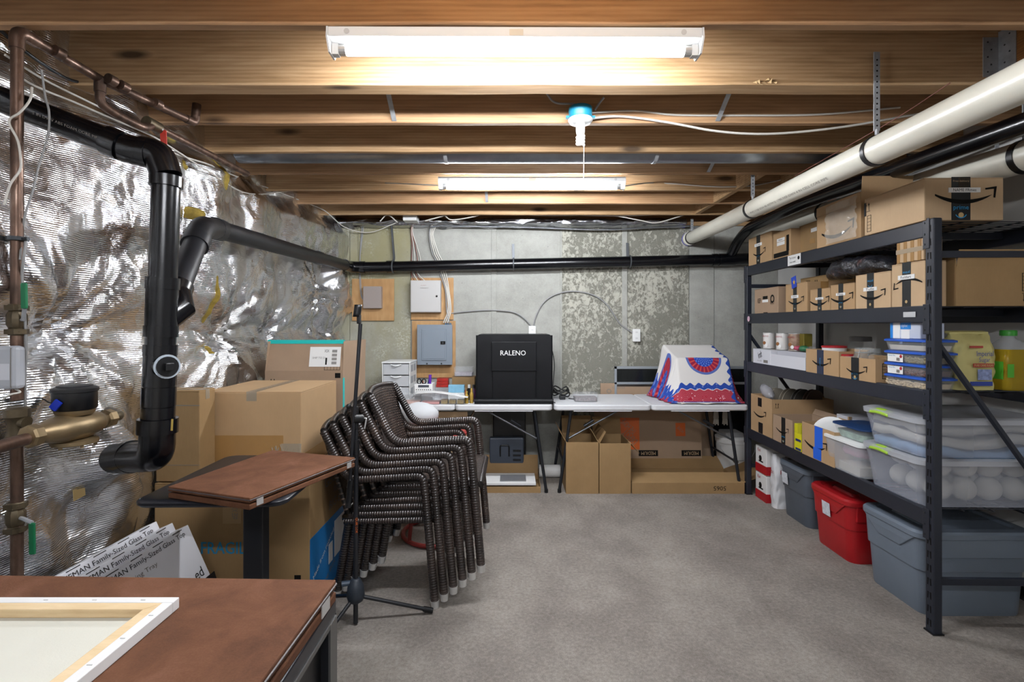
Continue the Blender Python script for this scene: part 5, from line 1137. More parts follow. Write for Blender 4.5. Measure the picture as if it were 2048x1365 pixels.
make('sheet', G().obox(hfr.o, (.97, 0, 0), (0, .014, 0), (0, .05, .66)), CARDG, hd)
dec(hd, hfr, .22, .35, .42, .78, ORANGE, 'orange_logo'); txt(hd, hfr, 'THE HOME', .32, .66, .16, .055, CARDG, 135, .0025); txt(hd, hfr, 'DEPOT', .33, .52, .15, .06, CARDG, 135, .0025)
dec(hd, hfr, .76, .53, .85, .71, ORANGE, 'orange_logo'); txt(hd, hfr, 'HOME', .805, .62, .07, .03, CARDG, 135, .0025)
for c_ in (.50, .90): dec(hd, hfr, c_-.09, .26, c_+.09, .34, INK, 'size_band'); txt(hd, hfr, 'MEDIUM', c_, .30, .13, .03, CARDL, 180, .0025)
dec(hd, hfr, .72, .0, .88, .14, M('slate_print', '3a4756', .6), 'box_picture')
txt(hd, hfr, 'Heavy Duty box', .3, .92, .2, .03, INK, 180)
make('black_case', G().box((xat(985, 4.5), 4.585, 0), (xat(1052, 4.5), 4.74, .60)), BLACK, label='tall black plastic case standing under the light box table', cat='case', bevel=.01)
tc = thing('tool_case', (xat(1015, 4.44), 4.46, 0), 'slate grey plastic tool case under the light box table', 'case'); make('case_body', G().box((xat(978, 4.42), 4.50, .0), (xat(1048, 4.42), 4.575, .36)), M('slate_plastic', '3b4350', .5), tc, bevel=.01); make('handle', G().tube(bend([(xat(1000, 4.41), 4.495, .2), (xat(1000, 4.41), 4.485, .3), (xat(1018, 4.41), 4.485, .3), (xat(1018, 4.41), 4.495, .2)], .02), .006, 8), BLACK, tc)
for k in range(3): make('vent_rib', G().box((xat(1026, 4.41), 4.494, .16+.04*k), (xat(1042, 4.41), 4.501, .175+.04*k)), BLACK, tc)
tcl = thing('paper_roll', (xat(1095, 4.5), 4.5, 0), 'white paper roll lying on the floor behind the table legs', 'roll'); make('roll', G().cyl((xat(1078, 4.55), 4.55, .055), (xat(1120, 4.55), 4.55, .055), .055, 20), WHITEP, tcl, smooth=40); make('core', G().cyl((xat(1078, 4.55)-.004, 4.55, .055), (xat(1078, 4.55), 4.55, .055), .02, 14), CARD, tcl)
# white bucket under the table end
bu = thing('bucket', (2.0, 4.62, 0), 'white plastic bucket with lid under the table end', 'bucket'); bc = V((2.0, 4.62, 0))
make('bucket_body', G().lathe([(.125, 0), (.13, .01), (.145, .30), (.15, .305), (.15, .33), (.145, .335)], bc, 28), WHITE, bu, smooth=40); make('lid', G().lathe([(.152, .336), (.154, .35), (.14, .358)], bc, 28), WHITEM, bu, smooth=40)
make('handle', G().tube([bc+V((.152*math.cos(a), -.152*abs(math.sin(a))*.4-.1, .29-.12*math.sin(a))) for a in [PI*k/12 for k in range(13)]], .003, 6), GALV, bu); make('round_print', G().lathe([(.03, 0), (.03, .001)], bc+V((-.03, -.135, .17)), 20, (0, -1, .05)), INKG, bu)
simple('grey_tray', 'stack of pale grey trays lying on the white bucket', 'tray', (1.9, 4.53, .3585), (2.06, 4.70, .40), M('tray_pale', 'a9aaab', .5), .01)
gl = thing('work_gloves', P(1438, 848, 4.55), 'pair of pale work gloves hanging under the table end', 'gloves')
for k in range(2):
    c0 = P(1432+18*k, 826, 4.5); pm_ = make('glove', G().loft([[c0+V((.022*w*math.cos(a), .008*math.sin(a), -h_)) for a in [2*PI*j/10 for j in range(10)]] for w, h_ in ((.8, -.03), (1, 0), (1.1, .04), (1, .06))]), M('glove_cloth', 'b3ada2', .9), gl, smooth=50)
    for j in range(4): make('glove_finger', G().tube([c0+V((-.016+.011*j, 0, -.058)), c0+V((-.02+.013*j, 0, -.1-.01*(j % 2))) ], .006, 8), MATS['glove_cloth'], pm_, smooth=50)
# ================================================================ STORAGE RACK
RO = V((1.843, 2.23, 0)); RA = -.0197; RMx = Matrix.Translation(RO) @ Matrix.Rotation(RA, 4, 'Z'); RL, RDp = 1.90, .61
RU = (RMx.to_3x3() @ X).normalized(); RV = (RMx.to_3x3() @ Y).normalized()      # RU into the rack, RV along it
def R(x, y, z): return RMx @ V((x, y, z))
rk = thing('storage_rack', RO+RU*.3+RV*.95, 'black steel storage rack with four wire decks along the white wall', 'shelf')
LV = [1.828, 1.447, 1.067, .538]
pw, pd = .04, .047
slotg = G()
slotg.prism([V((0, .006, 0)), V((0, .012, 0)), V((0, .0095, .032)), V((0, .001, .032))], (-.0007, 0, 0))
slot0 = None
def post(x, y, detailed):
    global slot0
    g = G(); g.obox(R(x, y, 0), RU*pw, RV*pd, Z*1.83); p = make('post', g, RACKM, rk, bevel=.006)
    if detailed:
        for k in range(30):
            z = .03+.06*k
            if z > 1.79: break
            for col in (0, 1):
                sg = G()
                if col: pts = [(.012, 0), (.017, 0), (.020, .03), (.013, .03)]
                else: pts = [(.034, 0), (.029, 0), (.026, .03), (.033, .03)]
                if slot0 is None or slot0.get(col) is None:
                    sg.prism([R(x-.0004, y+a, z+b) for a, b in pts], RU*-.0006); o = make('slot', sg, INK, p)
                    if slot0 is None: slot0 = {}
                    slot0[col] = (o, z)
                else: share(slot0[col][0], 'slot', V((0, 0, z-slot0[col][1])), p)
    make('foot_plate', G().obox(R(x-.004, y-.004, 0), RU*(pw+.008), RV*(pd+.008), Z*.006), BLACK, p)
    return p
post(0, 0, True); post(RDp-pw, 0, False); post(0, RL-pd, False); post(RDp-pw, RL-pd, False)
for z in LV:
    for xx in (0.002, RDp-.032):
        b = make('beam', G().obox(R(xx, pd, z-.077), RU*.03, RV*(RL-2*pd), Z*.077), RACKM, rk, bevel=.005)
        for y0 in (.0, RL-.036):
            if xx > .1: continue
            pl = make('end_plate', G().obox(R(xx-.006, y0+(.02 if y0 == 0 else -.0), z-.13), RU*.004, RV*.036, Z*.135), RACKM, b, bevel=.002)
            for q in (.02, .065, .115): make('rivet', G().lathe([(.005, 0), (.004, .003)], R(xx-.006, y0+(.045 if y0 == 0 else .018), z-.13+q), 10, tuple(-RU)), STEELD, pl)
    g = G()
    nw = 38
    for k in range(nw): y = pd+.02+(RL-2*pd-.04)*k/(nw-1); g.obox(R(.02, y-.002, z-.008), RU*(RDp-.04), RV*.004, Z*.004)
    for x in (.04, .17, .30, .43, .56): g.obox(R(x, pd, z-.012), RU*.005, RV*(RL-2*pd), Z*.004)
    make('wire_deck', g, M('wire_black', '2a2c32', .35, .3), rk, kind='stuff')
    for k in range(3): make('deck_support', G().obox(R(.03, .3+.62*k, z-.045), RU*(RDp-.06), RV*.02, Z*.033), RACKM, rk)
for z in (1.655, .215):
    for y in (.008, RL-.04): make('end_brace', G().obox(R(pw, y, z), RU*(RDp-2*pw), RV*.02, Z*.03), RACKM, rk, bevel=.002)
for y in (.012, RL-.035): make('diagonal_brace', G().tube([R(pw*.7, y+.008, 1.285), R(RDp-pw*.7, y+.008, .50)], .014, 6), RACKM, rk)
make('logo_plate', G().obox(R(-.0006, .10, LV[1]-.052), RU*-.0015, RV*.075, Z*.025), M('plate_silver', 'b9bbbd', .35), rk, bevel=.0007)
make('sticker', G().lathe([(.022, 0), (.022, .001)], R(-.004, RL-.09, LV[1]-.04), 20, tuple(-RU)), M('sticker_pink', 'c9a6b5', .5, var=.4, vs=80), rk)
note = make('paper_note', G().obox(R(-.001, 1.06, LV[0]-.072), RU*-.001, RV*.16, Z*.068), WHITEP, rk)
nf = Fr(R(-.0022, 1.22, LV[0]-.072), -RV, Z, .16, .068); txt(rk, nf, 'Try it your', .4, .7, .085, .018, INK); txt(rk, nf, 'easy weld', .4, .3, .07, .014, INK); make('note_dot', G().lathe([(.012, 0), (.012, .0008)], nf.p(.85, .6, .0), 16, tuple(nf.n)), INK, rk)
# pixel helpers on the rack front plane
a_ = RO.x-.0197*RO.y*1.0
def ry(px, s=0):
    """local distance along the rack where a vertical plane set back s is seen at this pixel column"""
    d = F*(a_+s)/(px-CX-F*.0197); return (d-RO.y)
def rbox(name, label, lev, px_far, px_near, ytop, s=.008, depth=.25, mat=None, group=None, opened=None, flap=.5, ytop_at=None, zb=None, cat='box', seam='u', h=None):
    """carton on a deck; front face towards the aisle spans the two pixel columns"""
    z0 = LV[lev]-.004 if zb is None else zb; y1, y0 = ry(px_far, s), ry(px_near, s); d = (y1+y0)/2+RO.y if ytop_at is None else ry(ytop_at, s)+RO.y
    hh = zat(ytop, d)-z0 if h is None else h
    return carton(name, label, R(s, y1, z0), -RV*(y1-y0), RU*depth, hh, group, mat, opened, flap, cat, seam=seam)
def primetape(c, fr, cx=.5, w=.16, text='prime', lab=None, flipped=False, lh=.55):
    dec(c.root, fr, cx-w/2, 0, cx+w/2, 1, TAPEB, 'printed_tape', .0008)
    hw = fr.w*w*.8; txt(c.root, fr, text, cx, .28 if not flipped else .78, hw, hw*.36, PRIMEB, 180 if flipped else 0)
    g = G(); ring_geo(g, fr, cx, (.19 if not flipped else .70), hw*.36, hw*.42, 12, .0016, PI*1.15, PI*1.85); make('tape_arrow', g, PRIMEB, c.root)
    g = G(); ring_geo(g, fr, cx, .12, hw*.0, hw*.18, 12, .0016); make('tape_mark', g, M('tape_gold', 'b59a6a', .5), c.root)
    if lab: dec(c.root, fr, cx-w*.95, lh, cx+w*.95, lh+.1, WHITEP, 'name_label', .003); txt(c.root, fr, lab, cx, lh+.05, fr.w*w*1.2, .012, INK, lift=.0036)
A = {}
# top deck
c = rbox('shipping_box', 'small shipping box with smile arrow at the concrete wall end of the top deck', 0, 1497, 1543, 470, .006, .3); smile(c.root, c.front, .5, .42, .2); primetape(c, c.front, .45, .16, lab='Craft', lh=.62)
c = rbox('shipping_box', 'shipping box with two white labels beside the smallest box on the top deck', 0, 1546, 1581, 462, .004, .26); dec(c.root, c.front, .05, .05, .9, .22, INK, 'dark_print'); dec(c.root, c.front, .78, .2, .92, .78, INK, 'dark_print'); dec(c.root, c.front, .25, .62, .68, .74, WHITEP, 'name_label', .002); dec(c.root, c.front, .25, .48, .68, .60, WHITEP, 'name_label', .002); txt(c.root, c.front, 'Ribbon', .46, .68, .05, .012, INK, lift=.003)
c = rbox('plain_box', 'plain carton set back behind the open box on the top deck', 0, 1598, 1638, 446, .07, .3, CARDD); dec(c.root, c.front, .62, .66, .9, .78, WHITEP, 'name_label', .002); dec(c.root, c.front, .55, .3, .8, .45, TAPE, 'tape')
c = rbox('open_shipping_box', 'open shipping box with clear plastic wrap hanging out, on the top deck', 0, 1634, 1722, 402, -.002, .27, CARD, opened=dict(right=84, front=-88), flap=.2); smile(c.root, c.front, .5, .35, .3)
# wrinkled plastic wrap over the front
def wrapf(a, b):
    p = c.front.p(.30+.68*a, .02+1.0*b, .006); n_ = noise.noise((a*5, b*6, 2))*.014+noise.noise((a*14, b*13, 5))*.008
    if b > .9: p = p-c.front.n*((b-.9)*.5)
    return p+c.front.n*(.014+n_)
wr_ = make('plastic_wrap', G().grid(wrapf, 26, 20), M('wrap_film', 'd6d2c8', .1, alpha=.33), label='crumpled clear plastic film hanging over the open shipping box', cat='plastic film', smooth=60)
c = rbox('shipping_box', 'large shipping box with prime tape and name label beside the near rack post, top deck', 0, 1729, 1849, 380, -.012, .345, CARDL, ytop_at=1790, h=.192); handling(c.root, c.front, .09, .3, .03, .085); uparrows(c.root, c.front, .06, .75, .04)
dec(c.root, c.front, -.0, .52, .0+.035, .88, TAPEB, 'printed_tape', .002); 
fr = c.right; primetape(c, fr, .46, .24); smile(c.root, fr, .52, .62, .27); dec(c.root, fr, .30, .64, .70, .75, WHITEP, 'name_label', .004); txt(c.root, fr, 'NAME FRmes', .5, .695, .10, .013, INK, lift=.0046); txt(c.root, fr, 'Free delivery', .46, .9, .07, .01, CARDL, lift=.002)
# second deck
c = rbox('cube_box', 'brown carton with dark printed badges on the second deck at the concrete wall end', 1, 1509, 1556, 576, .012, .16, CARDG); f = c.front; ring = ring_geo(G(), f, .78, .55, .018, .03); make('badge_print', ring, INK, c.root); txt(c.root, f, 'KEEP', .22, .52, .05, .035, INK); dec(c.root, f, .38, .56, .58, .68, INK, 'hand_hole'); dec(c.root, f, .36, .44, .6, .54, WHITEP, 'name_label', .002); dec(c.root, f, .4, .0, .58, .05, INK, 'hand_hole'); txt(c.root, f, 'PERFECT', .78, .4, .06, .02, INK)
c = rbox('shipping_box', 'shipping box with a blue star card on top, second deck', 1, 1571, 1614, 566, .01, .22); smile(c.root, c.front, .52, .42, .19); primetape(c, c.front, .46, .17, lab='Lights', lh=.48)
bcd = make('blue_card', G().obox(c.front.p(.34, .80, .003), c.front.u*.06+Z*.012, Z*.075-c.front.u*.012, c.front.n*.001), M('card_blue', '1a3fb0', .4), label='small blue card with a gold star stuck above the shipping box', cat='card')
star = G(); sfr = Fr(c.front.p(.34, .8, .0045), c.front.u, Z, .06, .08); pts = [sfr.p(.5+.3*math.sin(2*PI*k/10)*(1 if k % 2 == 0 else .45)-.05, .55+.24*math.cos(2*PI*k/10)*(1 if k % 2 == 0 else .45), 0) for k in range(10)]
star.add(pts, [tuple(range(9, -1, -1))]); make('star_print', star, M('star_gold', 'd2a33a', .5), bcd)
c = rbox('shipping_box', 'low shipping box with name label before the dark set back carton, second deck', 1, 1620, 1660, 577, .008, .16); smile(c.root, c.front, .5, .48, .2); primetape(c, c.front, .5, .2, lab='Canva', lh=.5)
c = rbox('shipping_box', 'low shipping box joined beside the canva labelled one, second deck', 1, 1661, 1709, 570, .006, .16, h=.15); smile(c.root, c.front, .5, .5, .2); primetape(c, c.front, .45, .2, lab='Moss', lh=.55)
kb = rbox('plain_box', 'carton with handling prints set back on the second deck', 1, 1600, 1655, 553, .20, .3, CARDD); handling(kb.root, kb.front, .3, .8, .05, .05); uparrows(kb.root, kb.front, .6, .82, .04)
b5 = rbox('shipping_box', 'wide shipping box with turned over prime tape, second deck', 1, 1711, 1781, 563, .004, .105, CARDL, h=.185); smile(b5.root, b5.front, .52, .42, .19); primetape(b5, b5.front, .45, .2, lab='Tulle', flipped=True, lh=.5)
b6 = rbox('shipping_box', 'shipping box upside down against the near rack post, second deck', 1, 1783, 1850, 547, .004, .095, CARDL, h=.21); smile(b6.root, b6.front, .5, .5, .18, rot=180); primetape(b6, b6.front, .47, .26, lab='Foldart', flipped=True, lh=.62)
zb6 = LV[1]-.004+.2112
tn = rbox('taped_box', 'small tan box covered in packing tape on top of the upside down box', 1, 1793, 1847, 510, .008, .085, CARDL, zb=zb6, h=.105)
for k in range(4): dec(tn.root, tn.front, .02+.26*k, .0, .14+.26*k, 1, TAPE, 'tape_strip', .001+.0003*k)
dec(tn.root, tn.front, 0, .4, 1, .6, TAPEC, 'tape_strip', .003)
zb5 = LV[1]-.004+.1862
def bagf2(a, b):
    t = 2*PI*a; e = (1-abs(2*b-1)**2.4); y = .37+.55*b; r0 = .083*e**.5+.002
    q = V((.11+math.cos(t)*r0*1.15, y, zb5+.004+r0*.72+math.sin(t)*r0*.72)); k_ = noise.noise(q*13)*.028*e+noise.noise(q*34)*.012*e
    q += V((math.cos(t)*k_, 0, math.sin(t)*k_)); q.z = max(q.z, zb5+.0015); return R(q.x, q.y, q.z)
t = NT('dark_film'); nz = t.noise(t.co(), 9, 5, .6); t.set(col=t.ramp(nz, [(.35, '14151a'), (.55, '2a2c33'), (.72, '7a4a35')]), rough=.12, spec=.8, normal=t.bump(t.noise(t.co(), 30, 5, .6, 1), .6, .02)); FILMD = t.m
make('wrapped_bundle', G().grid(bagf2, 40, 60), FILMD, label='dark bundle wrapped in shiny plastic lying on the wide shipping box', cat='bundle', smooth=60)
bb = carton('large_carton', 'big open carton at the rack end behind the upside down box', R(.115, .02, LV[1]-.004), RU*.335, RV*.46, .175, mat=CARDD, opened=dict(front=80, back=80, left=88), flap=.16)
handling(bb.root, bb.front, .90, .6, .035, .08); uparrows(bb.root, bb.front, .90, .2, .035, flip=-1)
for k in range(6): make('black_clip', G().tube([R(.36+.013*k, .10, LV[1]+.10), R(.365+.013*k, .12, LV[1]+.225)], .006, 6), BLACK, label='black hanger clip sticking out of the big open carton', cat='hanger', group='black hangers in the big carton')
# third deck
zc = LV[2]-.004
wc = rbox('white_carton', 'white carton with black printed mark at the far end of the third deck', 2, 1506, 1541, 695, .006, .2, M('white_card', 'cfd0d6', .5), h=.115); wf_ = wc.front; txt(wc.root, wf_, 'kraft', .42, .62, .06, .05, INK, 20); dec(wc.root, wf_, .62, .12, .85, .3, INKG, 'barcode'); txt(wc.root, wf_, 'party supply', .4, .22, .07, .012, INKG)
def can(px, s, label, capc, body2):
    y = ry(px, s); b = R(s, y, zc+.116 if s < .2 else zc); t = thing('food_can', b, label, 'can', 'coconut milk cans')
    make('can_body', G().lathe([(.040, 0), (.041, .003), (.041, .117), (.04, .12)], b, 26), body2, t, smooth=40)
    for z_ in (.002, .117): make('rim', G().lathe([(.0425, 0), (.0425, .004), (.038, .005)], b+Z*z_, 26), CHROME, t, smooth=40)
    n_ = -RU*.9-RV*.45; n_.normalize(); u_ = Z.cross(n_).normalized() if False else n_.cross(Z)*-1
    pf = Fr(b+n_*.0412-u_*.03+Z*.005, u_, Z, .06, .11)
    txt(t, pf, 'AROY-D', .5, .82, .052, .012, M('label_red', '9c2027', .5)); 
    for fx, fy, m_ in ((.35, .35, M('coco_brown', '8a5a30', .6)), (.62, .2, WHITEP)): make('coconut_print', G().lathe([(.013, 0), (.013, .0008)], pf.p(fx, fy, 0), 14, tuple(n_)), m_, t)
CANW = M('can_label', 'd3d0cc', .4)
can(1538, .08, 'white coconut milk can at the concrete wall end of the third deck', CHROME, CANW); can(1565, .08, 'white coconut milk can between two other cans', CHROME, CANW); can(1590, .09, 'can with a brown and white label, last of the three cans', CHROME, M('can_brown', '8d7360', .4, var=.4, vs=25))
simple('gold_tin', 'narrow olive gold tin beside the last can', 'tin', R(.1, ry(1607, .1), zc+.116), R(.1, ry(1607, .1), zc+.116)+V((.06, .06, .12)), M('olive_gold', '7a6f2c', .35, .4), .004)
wt = thing('white_tray', R(.1, ry(1575), zc), 'long low white tray of packets on the third deck', 'tray'); y1_, y0_ = ry(1541.5, .006), ry(1611, .006)
make('tray', G().openbox(R(.006, y0_, zc), RU*.22, RV*(y1_-y0_), Z*.085, .004), MATS['white_card'], wt)
make('tray_rest', G().obox(R(.05, y0_+.01, zc+.005), RU*.17, RV*(y1_-y0_-.02), Z*.108), M('tray_inner', 'b8b8bf', .6), wt)
for k, (m_, n_) in enumerate(((CLEAR, 'clear'), (M('green_bit', '2f6a45', .5), 'green'), (M('rose_bit', 'a3425a', .5), 'rose'))):
    def pk(a, b, k=k): t_ = 2*PI*a; e = math.sin(PI*b)**.6; return R(.09+.03*math.cos(t_)*e, y0_+.08+.09*k+.045*(b*2-1), zc+.115+.022+.020*math.sin(t_)*e+.005*noise.noise((a*9, b*9, k)))
    make('packet', G().grid(pk, 14, 10), m_, label=n_+' plastic packet lying in the white tray', cat='packet', smooth=60)
c1 = rbox('shipping_box', 'open shipping box with a dark blue tape strip on the third deck', 2, 1612, 1678, 707, .002, .16, opened=dict(back=20), flap=.1, h=.145); smile(c1.root, c1.front, .5, .55, .19); dec(c1.root, c1.front, .36, 0, .56, 1, M('tape_navy', '1f2a42', .4), 'printed_tape'); txt(c1.root, c1.front, 'prime', .46, .5, .05, .02, PRIMEB, 90)
c2 = rbox('shipping_box', 'lower open shipping box with prime tape beside the stacked bean containers', 2, 1680, 1751, 729, .0, .16, opened=dict(back=20), flap=.1, h=.12); smile(c2.root, c2.front, .5, .5, .17); primetape(c2, c2.front, .45, .22, lh=.5); handling(c2.root, c2.right, .4, .5, .06, .08)
REDL = M('red_lid', 'a5242a', .4)
def roundtub(px, s, r_, h, label, zb, lidm=REDL, name='food_tub', grp=None):
    b = R(s, ry(px, s), zb); t = thing(name, b, label, 'tub', grp); make('tub_body', G().lathe([(r_*.86, 0), (r_*.9, .004), (r_, h-.012)], b, 28), WHITE, t, smooth=40); make('lid', G().lathe([(r_*1.04, h-.012), (r_*1.05, h-.002), (r_*.95, h)], b, 28), lidm, t, smooth=40)
roundtub(1668, .083, .064, .165, 'white tub with red lid standing in the open shipping box', zc+.006); roundtub(1694, .05, .035, .125, 'small white tub with red lid standing in the lower shipping box', zc+.006)
def jarx(px, s, r_, h, label, lidm, zb, clamp=False):
    b = R(s, ry(px, s), zb); t = thing('glass_jar', b, label, 'jar')
    make('jar_body', G().lathe([(r_*.9, 0), (r_, .008), (r_, h*.72), (r_*.78, h*.84), (r_*.78, h*.86)], b, 28), GLASS, t, smooth=50); make('lid', G().lathe([(r_*.84, h*.86), (r_*.84, h*.98), (r_*.8, h)], b, 28), lidm, t, smooth=40)
    if clamp:
        make('clamp_wire', G().tube([b+V((-r_*.8, -r_*.5, h*.8)), b+V((-r_*1.15, -r_*.6, h*.5)), b+V((-r_*.9, -r_*.7, h*.95))], .002, 6), CHROME, t); make('neck_ring', G().tube([b+V((r_*.84*math.cos(a), r_*.84*math.sin(a), h*.84)) for a in [2*PI*k/20 for k in range(20)]], .002, 6, closed=True), CHROME, t)
jarx(1719, .40, .075, .22, 'large clear jar with grey lid at the back of the third deck', M('grey_lid', '8f8d8b', .5), zc)
jarx(1727, .07, .05, .165, 'clamp lid glass jar standing in the lower shipping box', GLASS, zc+.006, True); jarx(1745, .23, .045, .16, 'small clamp lid jar behind the lower shipping box', GLASS, zc, True)
# bean containers
BEANS = [M('beans_white', 'b5a386', .6), M('beans_red', '5a3a30', .5), M('beans_mixed', '7d7458', .6), M('oats', 'b9b2a6', .7)]
BL = M('lid_blue', '2456b8', .4); yb0, yb1 = ry(1762, .0), ry(1868, .0)
cyb = .178; hyb = .155; zz = zc
bean = G(); bean.sphere((0, 0, 0), .0065, 6, (1, 1.5, .8))
labs = ['clear container of pale beans, lowest of the blue lidded stack', 'clear container of dark red beans, second in the blue lidded stack', 'clear container of mixed beans, third in the blue lidded stack', 'clear container of oats, highest in the blue lidded stack']
for k in range(4):
    h_ = .045; b = R(.083, cyb+.012, zz)
    t = tub('bean_container', labs[k], b, .072, hyb-.02, h_, CLEAR, BL, .012, .025, .92, 'container', 'four stacked blue lidded bean containers', BEANS[k], .62, rz=RA)
    zz += h_+.0125
    if k < 3:
        bm_ = G()
        for q in range(150): 
            yy = random.uniform(-hyb*.82, hyb*.82)+.0; bm_.sphere(V((-.068+random.uniform(-.0, .006)+.002, yy, 0.006+random.random()*.024)), .006, 5, (.5, 1.4, .8))
        make('beans', bm_, BEANS[k], t, local=True, kind='stuff', smooth=60)
    if k in (1, 2):
        lf_ = Fr(R(.0105, cyb+hyb-.04, zz-.054), -RV, Z, .1, .036); dec(t, lf_, 0, 0, 1, 1, WHITEP, 'paper_label', .001); txt(t, lf_, 'Betty Mix', .3, .8, .045, .008, INKB, lift=.002); make('red_dot', G().lathe([(.008, 0), (.008, .0008)], lf_.p(.88, .75, .001), 14, tuple(lf_.n)), REDL, t); dec(t, lf_, .6, .15, .8, .55, INKG, 'barcode', .002)
gb = carton('tissue_box', 'blue and white printed carton on top of the blue lidded containers', R(.03, cyb+hyb-.03, zz+.001), -RV*.19, RU*.11, .075, mat=M('pale_box', 'bcc3d2', .5), taped=False)
dec(gb.root, gb.front, 0, 0, .1, 1, M('bright_blue', '1f7fd0', .4), 'blue_panel'); dec(gb.root, gb.front, .36, .6, .7, 1, MATS['bright_blue'], 'blue_panel'); dec(gb.root, gb.front, .1, 0, .34, 1, WHITEP, 'white_panel'); dec(gb.root, gb.front, .38, 0, .66, .56, WHITEP, 'white_panel'); txt(gb.root, gb.front, 'ziploc', .5, .8, .04, .018, WHITEP, lift=.002)
simple('blue_booklet', 'blue printed booklet standing behind the sugar bag', 'book', R(.13, .36, zc), R(.13, .36, zc)+V((.10, .02, .30)), M('booklet_blue', '5d6a86', .6, var=.3, vs=60), .002)
# sugar bag
def bagshape(c, w, dpt, h, pinch, seed, nx=36, nz=24):
    def fn(a, b):
        t = 2*PI*a; k = .5; cxs, sns = math.cos(t), math.sin(t); ex = abs(cxs)**k*(1 if cxs > 0 else -1); ey = abs(sns)**k*(1 if sns > 0 else -1)
        s = 1-.06*abs(b-.45)*2; top = max(0, (b-.8)/.2); wy = dpt*(1-(1-pinch)*top)
        q = V((ex*w*s, ey*wy*s, h*b)); nz_ = noise.noise((a*9, b*7, seed))*.008+noise.noise((math.cos(t)*3, math.sin(t)*3, b*9+seed))*.008
        return c+V((q.x+nz_*cxs, q.y+nz_*sns, q.z+(noise.noise((a*8, 1, seed))*.012*top)))
    return G().grid(fn, nx, nz)
SUG = M('sugar_paper', 'c9c07f', .6, var=.06, bump=.2, bs=14)
sb = thing('sugar_bag', R(.262, .13, zc), 'pale yellow paper sugar bag with blue lettering at the rack end', 'bag'); sc_ = R(.262, .14, zc)
g = bagshape(sc_, .095, .06, .26, .12, 3); make('paper_bag', g, SUG, sb, smooth=60)
make('folded_top', G().obox(sc_+V((-.09, -.012, .252)), (.18, 0, 0), (0, .03, .006), (0, -.002, .012)), SUG, sb, bevel=.003)
sfr = Fr(sc_+V((-.085, -.0715, .01)), X, Z, .17, .24); BLU = M('sugar_blue', '2a3f8f', .5)
txt(sb, sfr, 'Imperial', .60, .64, .075, .03, BLU, 0, .003); txt(sb, sfr, 'Sugar', .59, .53, .05, .026, BLU, 0, .003); dec(sb, sfr, .3, .40, .84, .47, M('sugar_red', 'a3382f', .5), 'red_band', .003); txt(sb, sfr, 'PURE CANE SUGAR', .57, .435, .085, .009, SUG, 0, .0036); dec(sb, sfr, .22, .05, .8, .13, BLU, 'blue_band', .003); dec(sb, sfr, .42, .16, .78, .36, M('sugar_print', '7f8bb0', .6, var=.4, vs=70), 'picture_print', .003); dec(sb, sfr, .2, .76, .55, .8, MATS['sugar_red'], 'red_band', .003, slant=0)
# oil jug
oj = thing('oil_jug', R(.452, .14, zc), 'large plastic jug of yellow cooking oil with green cap at the rack end', 'jug'); oc = R(.452, .14, zc)
jug = [rr(oc.x, oc.y, hx_, hy_, r_, oc.z+z_, 5) for hx_, hy_, r_, z_ in ((.072, .07, .02, 0), (.08, .076, .025, .01), (.08, .076, .025, .07), (.075, .071, .025, .085), (.08, .076, .025, .10), (.08, .076, .025, .155), (.07, .066, .03, .185), (.035, .035, .03, .225), (.024, .024, .0235, .235), (.024, .024, .0235, .25))]
t = NT('cooking_oil'); t.set(col='c2a62c', rough=.08, trans=.55, ior=1.3); OIL = t.m
make('oil', G().loft(jug[:7]), OIL, oj, smooth=50); make('jug_shell', G().loft(jug[6:], False, False), FROST, oj, smooth=50)
make('cap', G().lathe([(.03, 0), (.031, .004), (.031, .022), (.028, .026)], oc+Z*.246, 20), M('cap_green', '3f9a3a', .4), oj, smooth=40); make('label', G().box(oc+V((-.0825, -.06, .05)), oc+V((-.0805, .06, .13))), M('label_green', '4ea32c', .5), oj); make('label_front', G().box(oc+V((-.078, -.0785, .06)), oc+V((-.05, -.0765, .12))), MATS['label_green'], oj)
# fourth deck
zd = LV[3]-.004
d1 = rbox('shipping_box', 'tall open shipping box with ribbon spools, fourth deck at the concrete wall end', 3, 1502, 1544, 790, .006, .44, CARD, opened=dict(), h=.285); smile(d1.root, d1.front, .45, .55, .2); dec(d1.root, d1.front, .38, .02, .58, .3, TAPEB, 'printed_tape'); dec(d1.root, d1.front, .35, .72, .53, .95, INK, 'print_mark'); uparrows(d1.root, d1.right, .08, .85, .03)
for k, (x_, m_, n_) in enumerate(((.13, M('spool_clear', 'b3ab9b', .3, alpha=.75), 'clear'), (.22, M('spool_taupe', '8d8577', .5), 'taupe'), (.29, M('spool_grey', '57534e', .5), 'grey'), (.36, M('spool_brown', '5a463a', .5), 'brown'))):
    cyx = ry(1523, 0)+.07-.03*k; c0 = R(x_, cyx, zd+.24); t = thing('ribbon_spool', c0, n_+' ribbon spool standing in the tall open shipping box', 'spool', 'ribbon spools in the tall box')
    for q in (0, .028): make('flange', G().lathe([(.105, q), (.105, q+.004)], c0, 26, tuple((RU*.4-RV*.9).normalized())), m_, t, smooth=40)
    make('ribbon', G().lathe([(.08, .004), (.08, .028)], c0, 24, tuple((RU*.4-RV*.9).normalized())), m_, t, smooth=40)
def pbag(a, b): t_ = 2*PI*a; e = math.sin(PI*b)**.5; return R(.07+.04*math.cos(t_)*e, ry(1540, .05)+.18*(b-.0), zd+.315+.045*math.sin(t_)*e-.06*(b-.5)*-1+.01*noise.noise((a*8, b*8, 3)))
make('plastic_bag', G().grid(pbag, 18, 14), M('bag_film', 'b4b4ba', .12, alpha=.5), label='crumpled clear plastic bag on the tall open shipping box', cat='plastic bag', smooth=60)
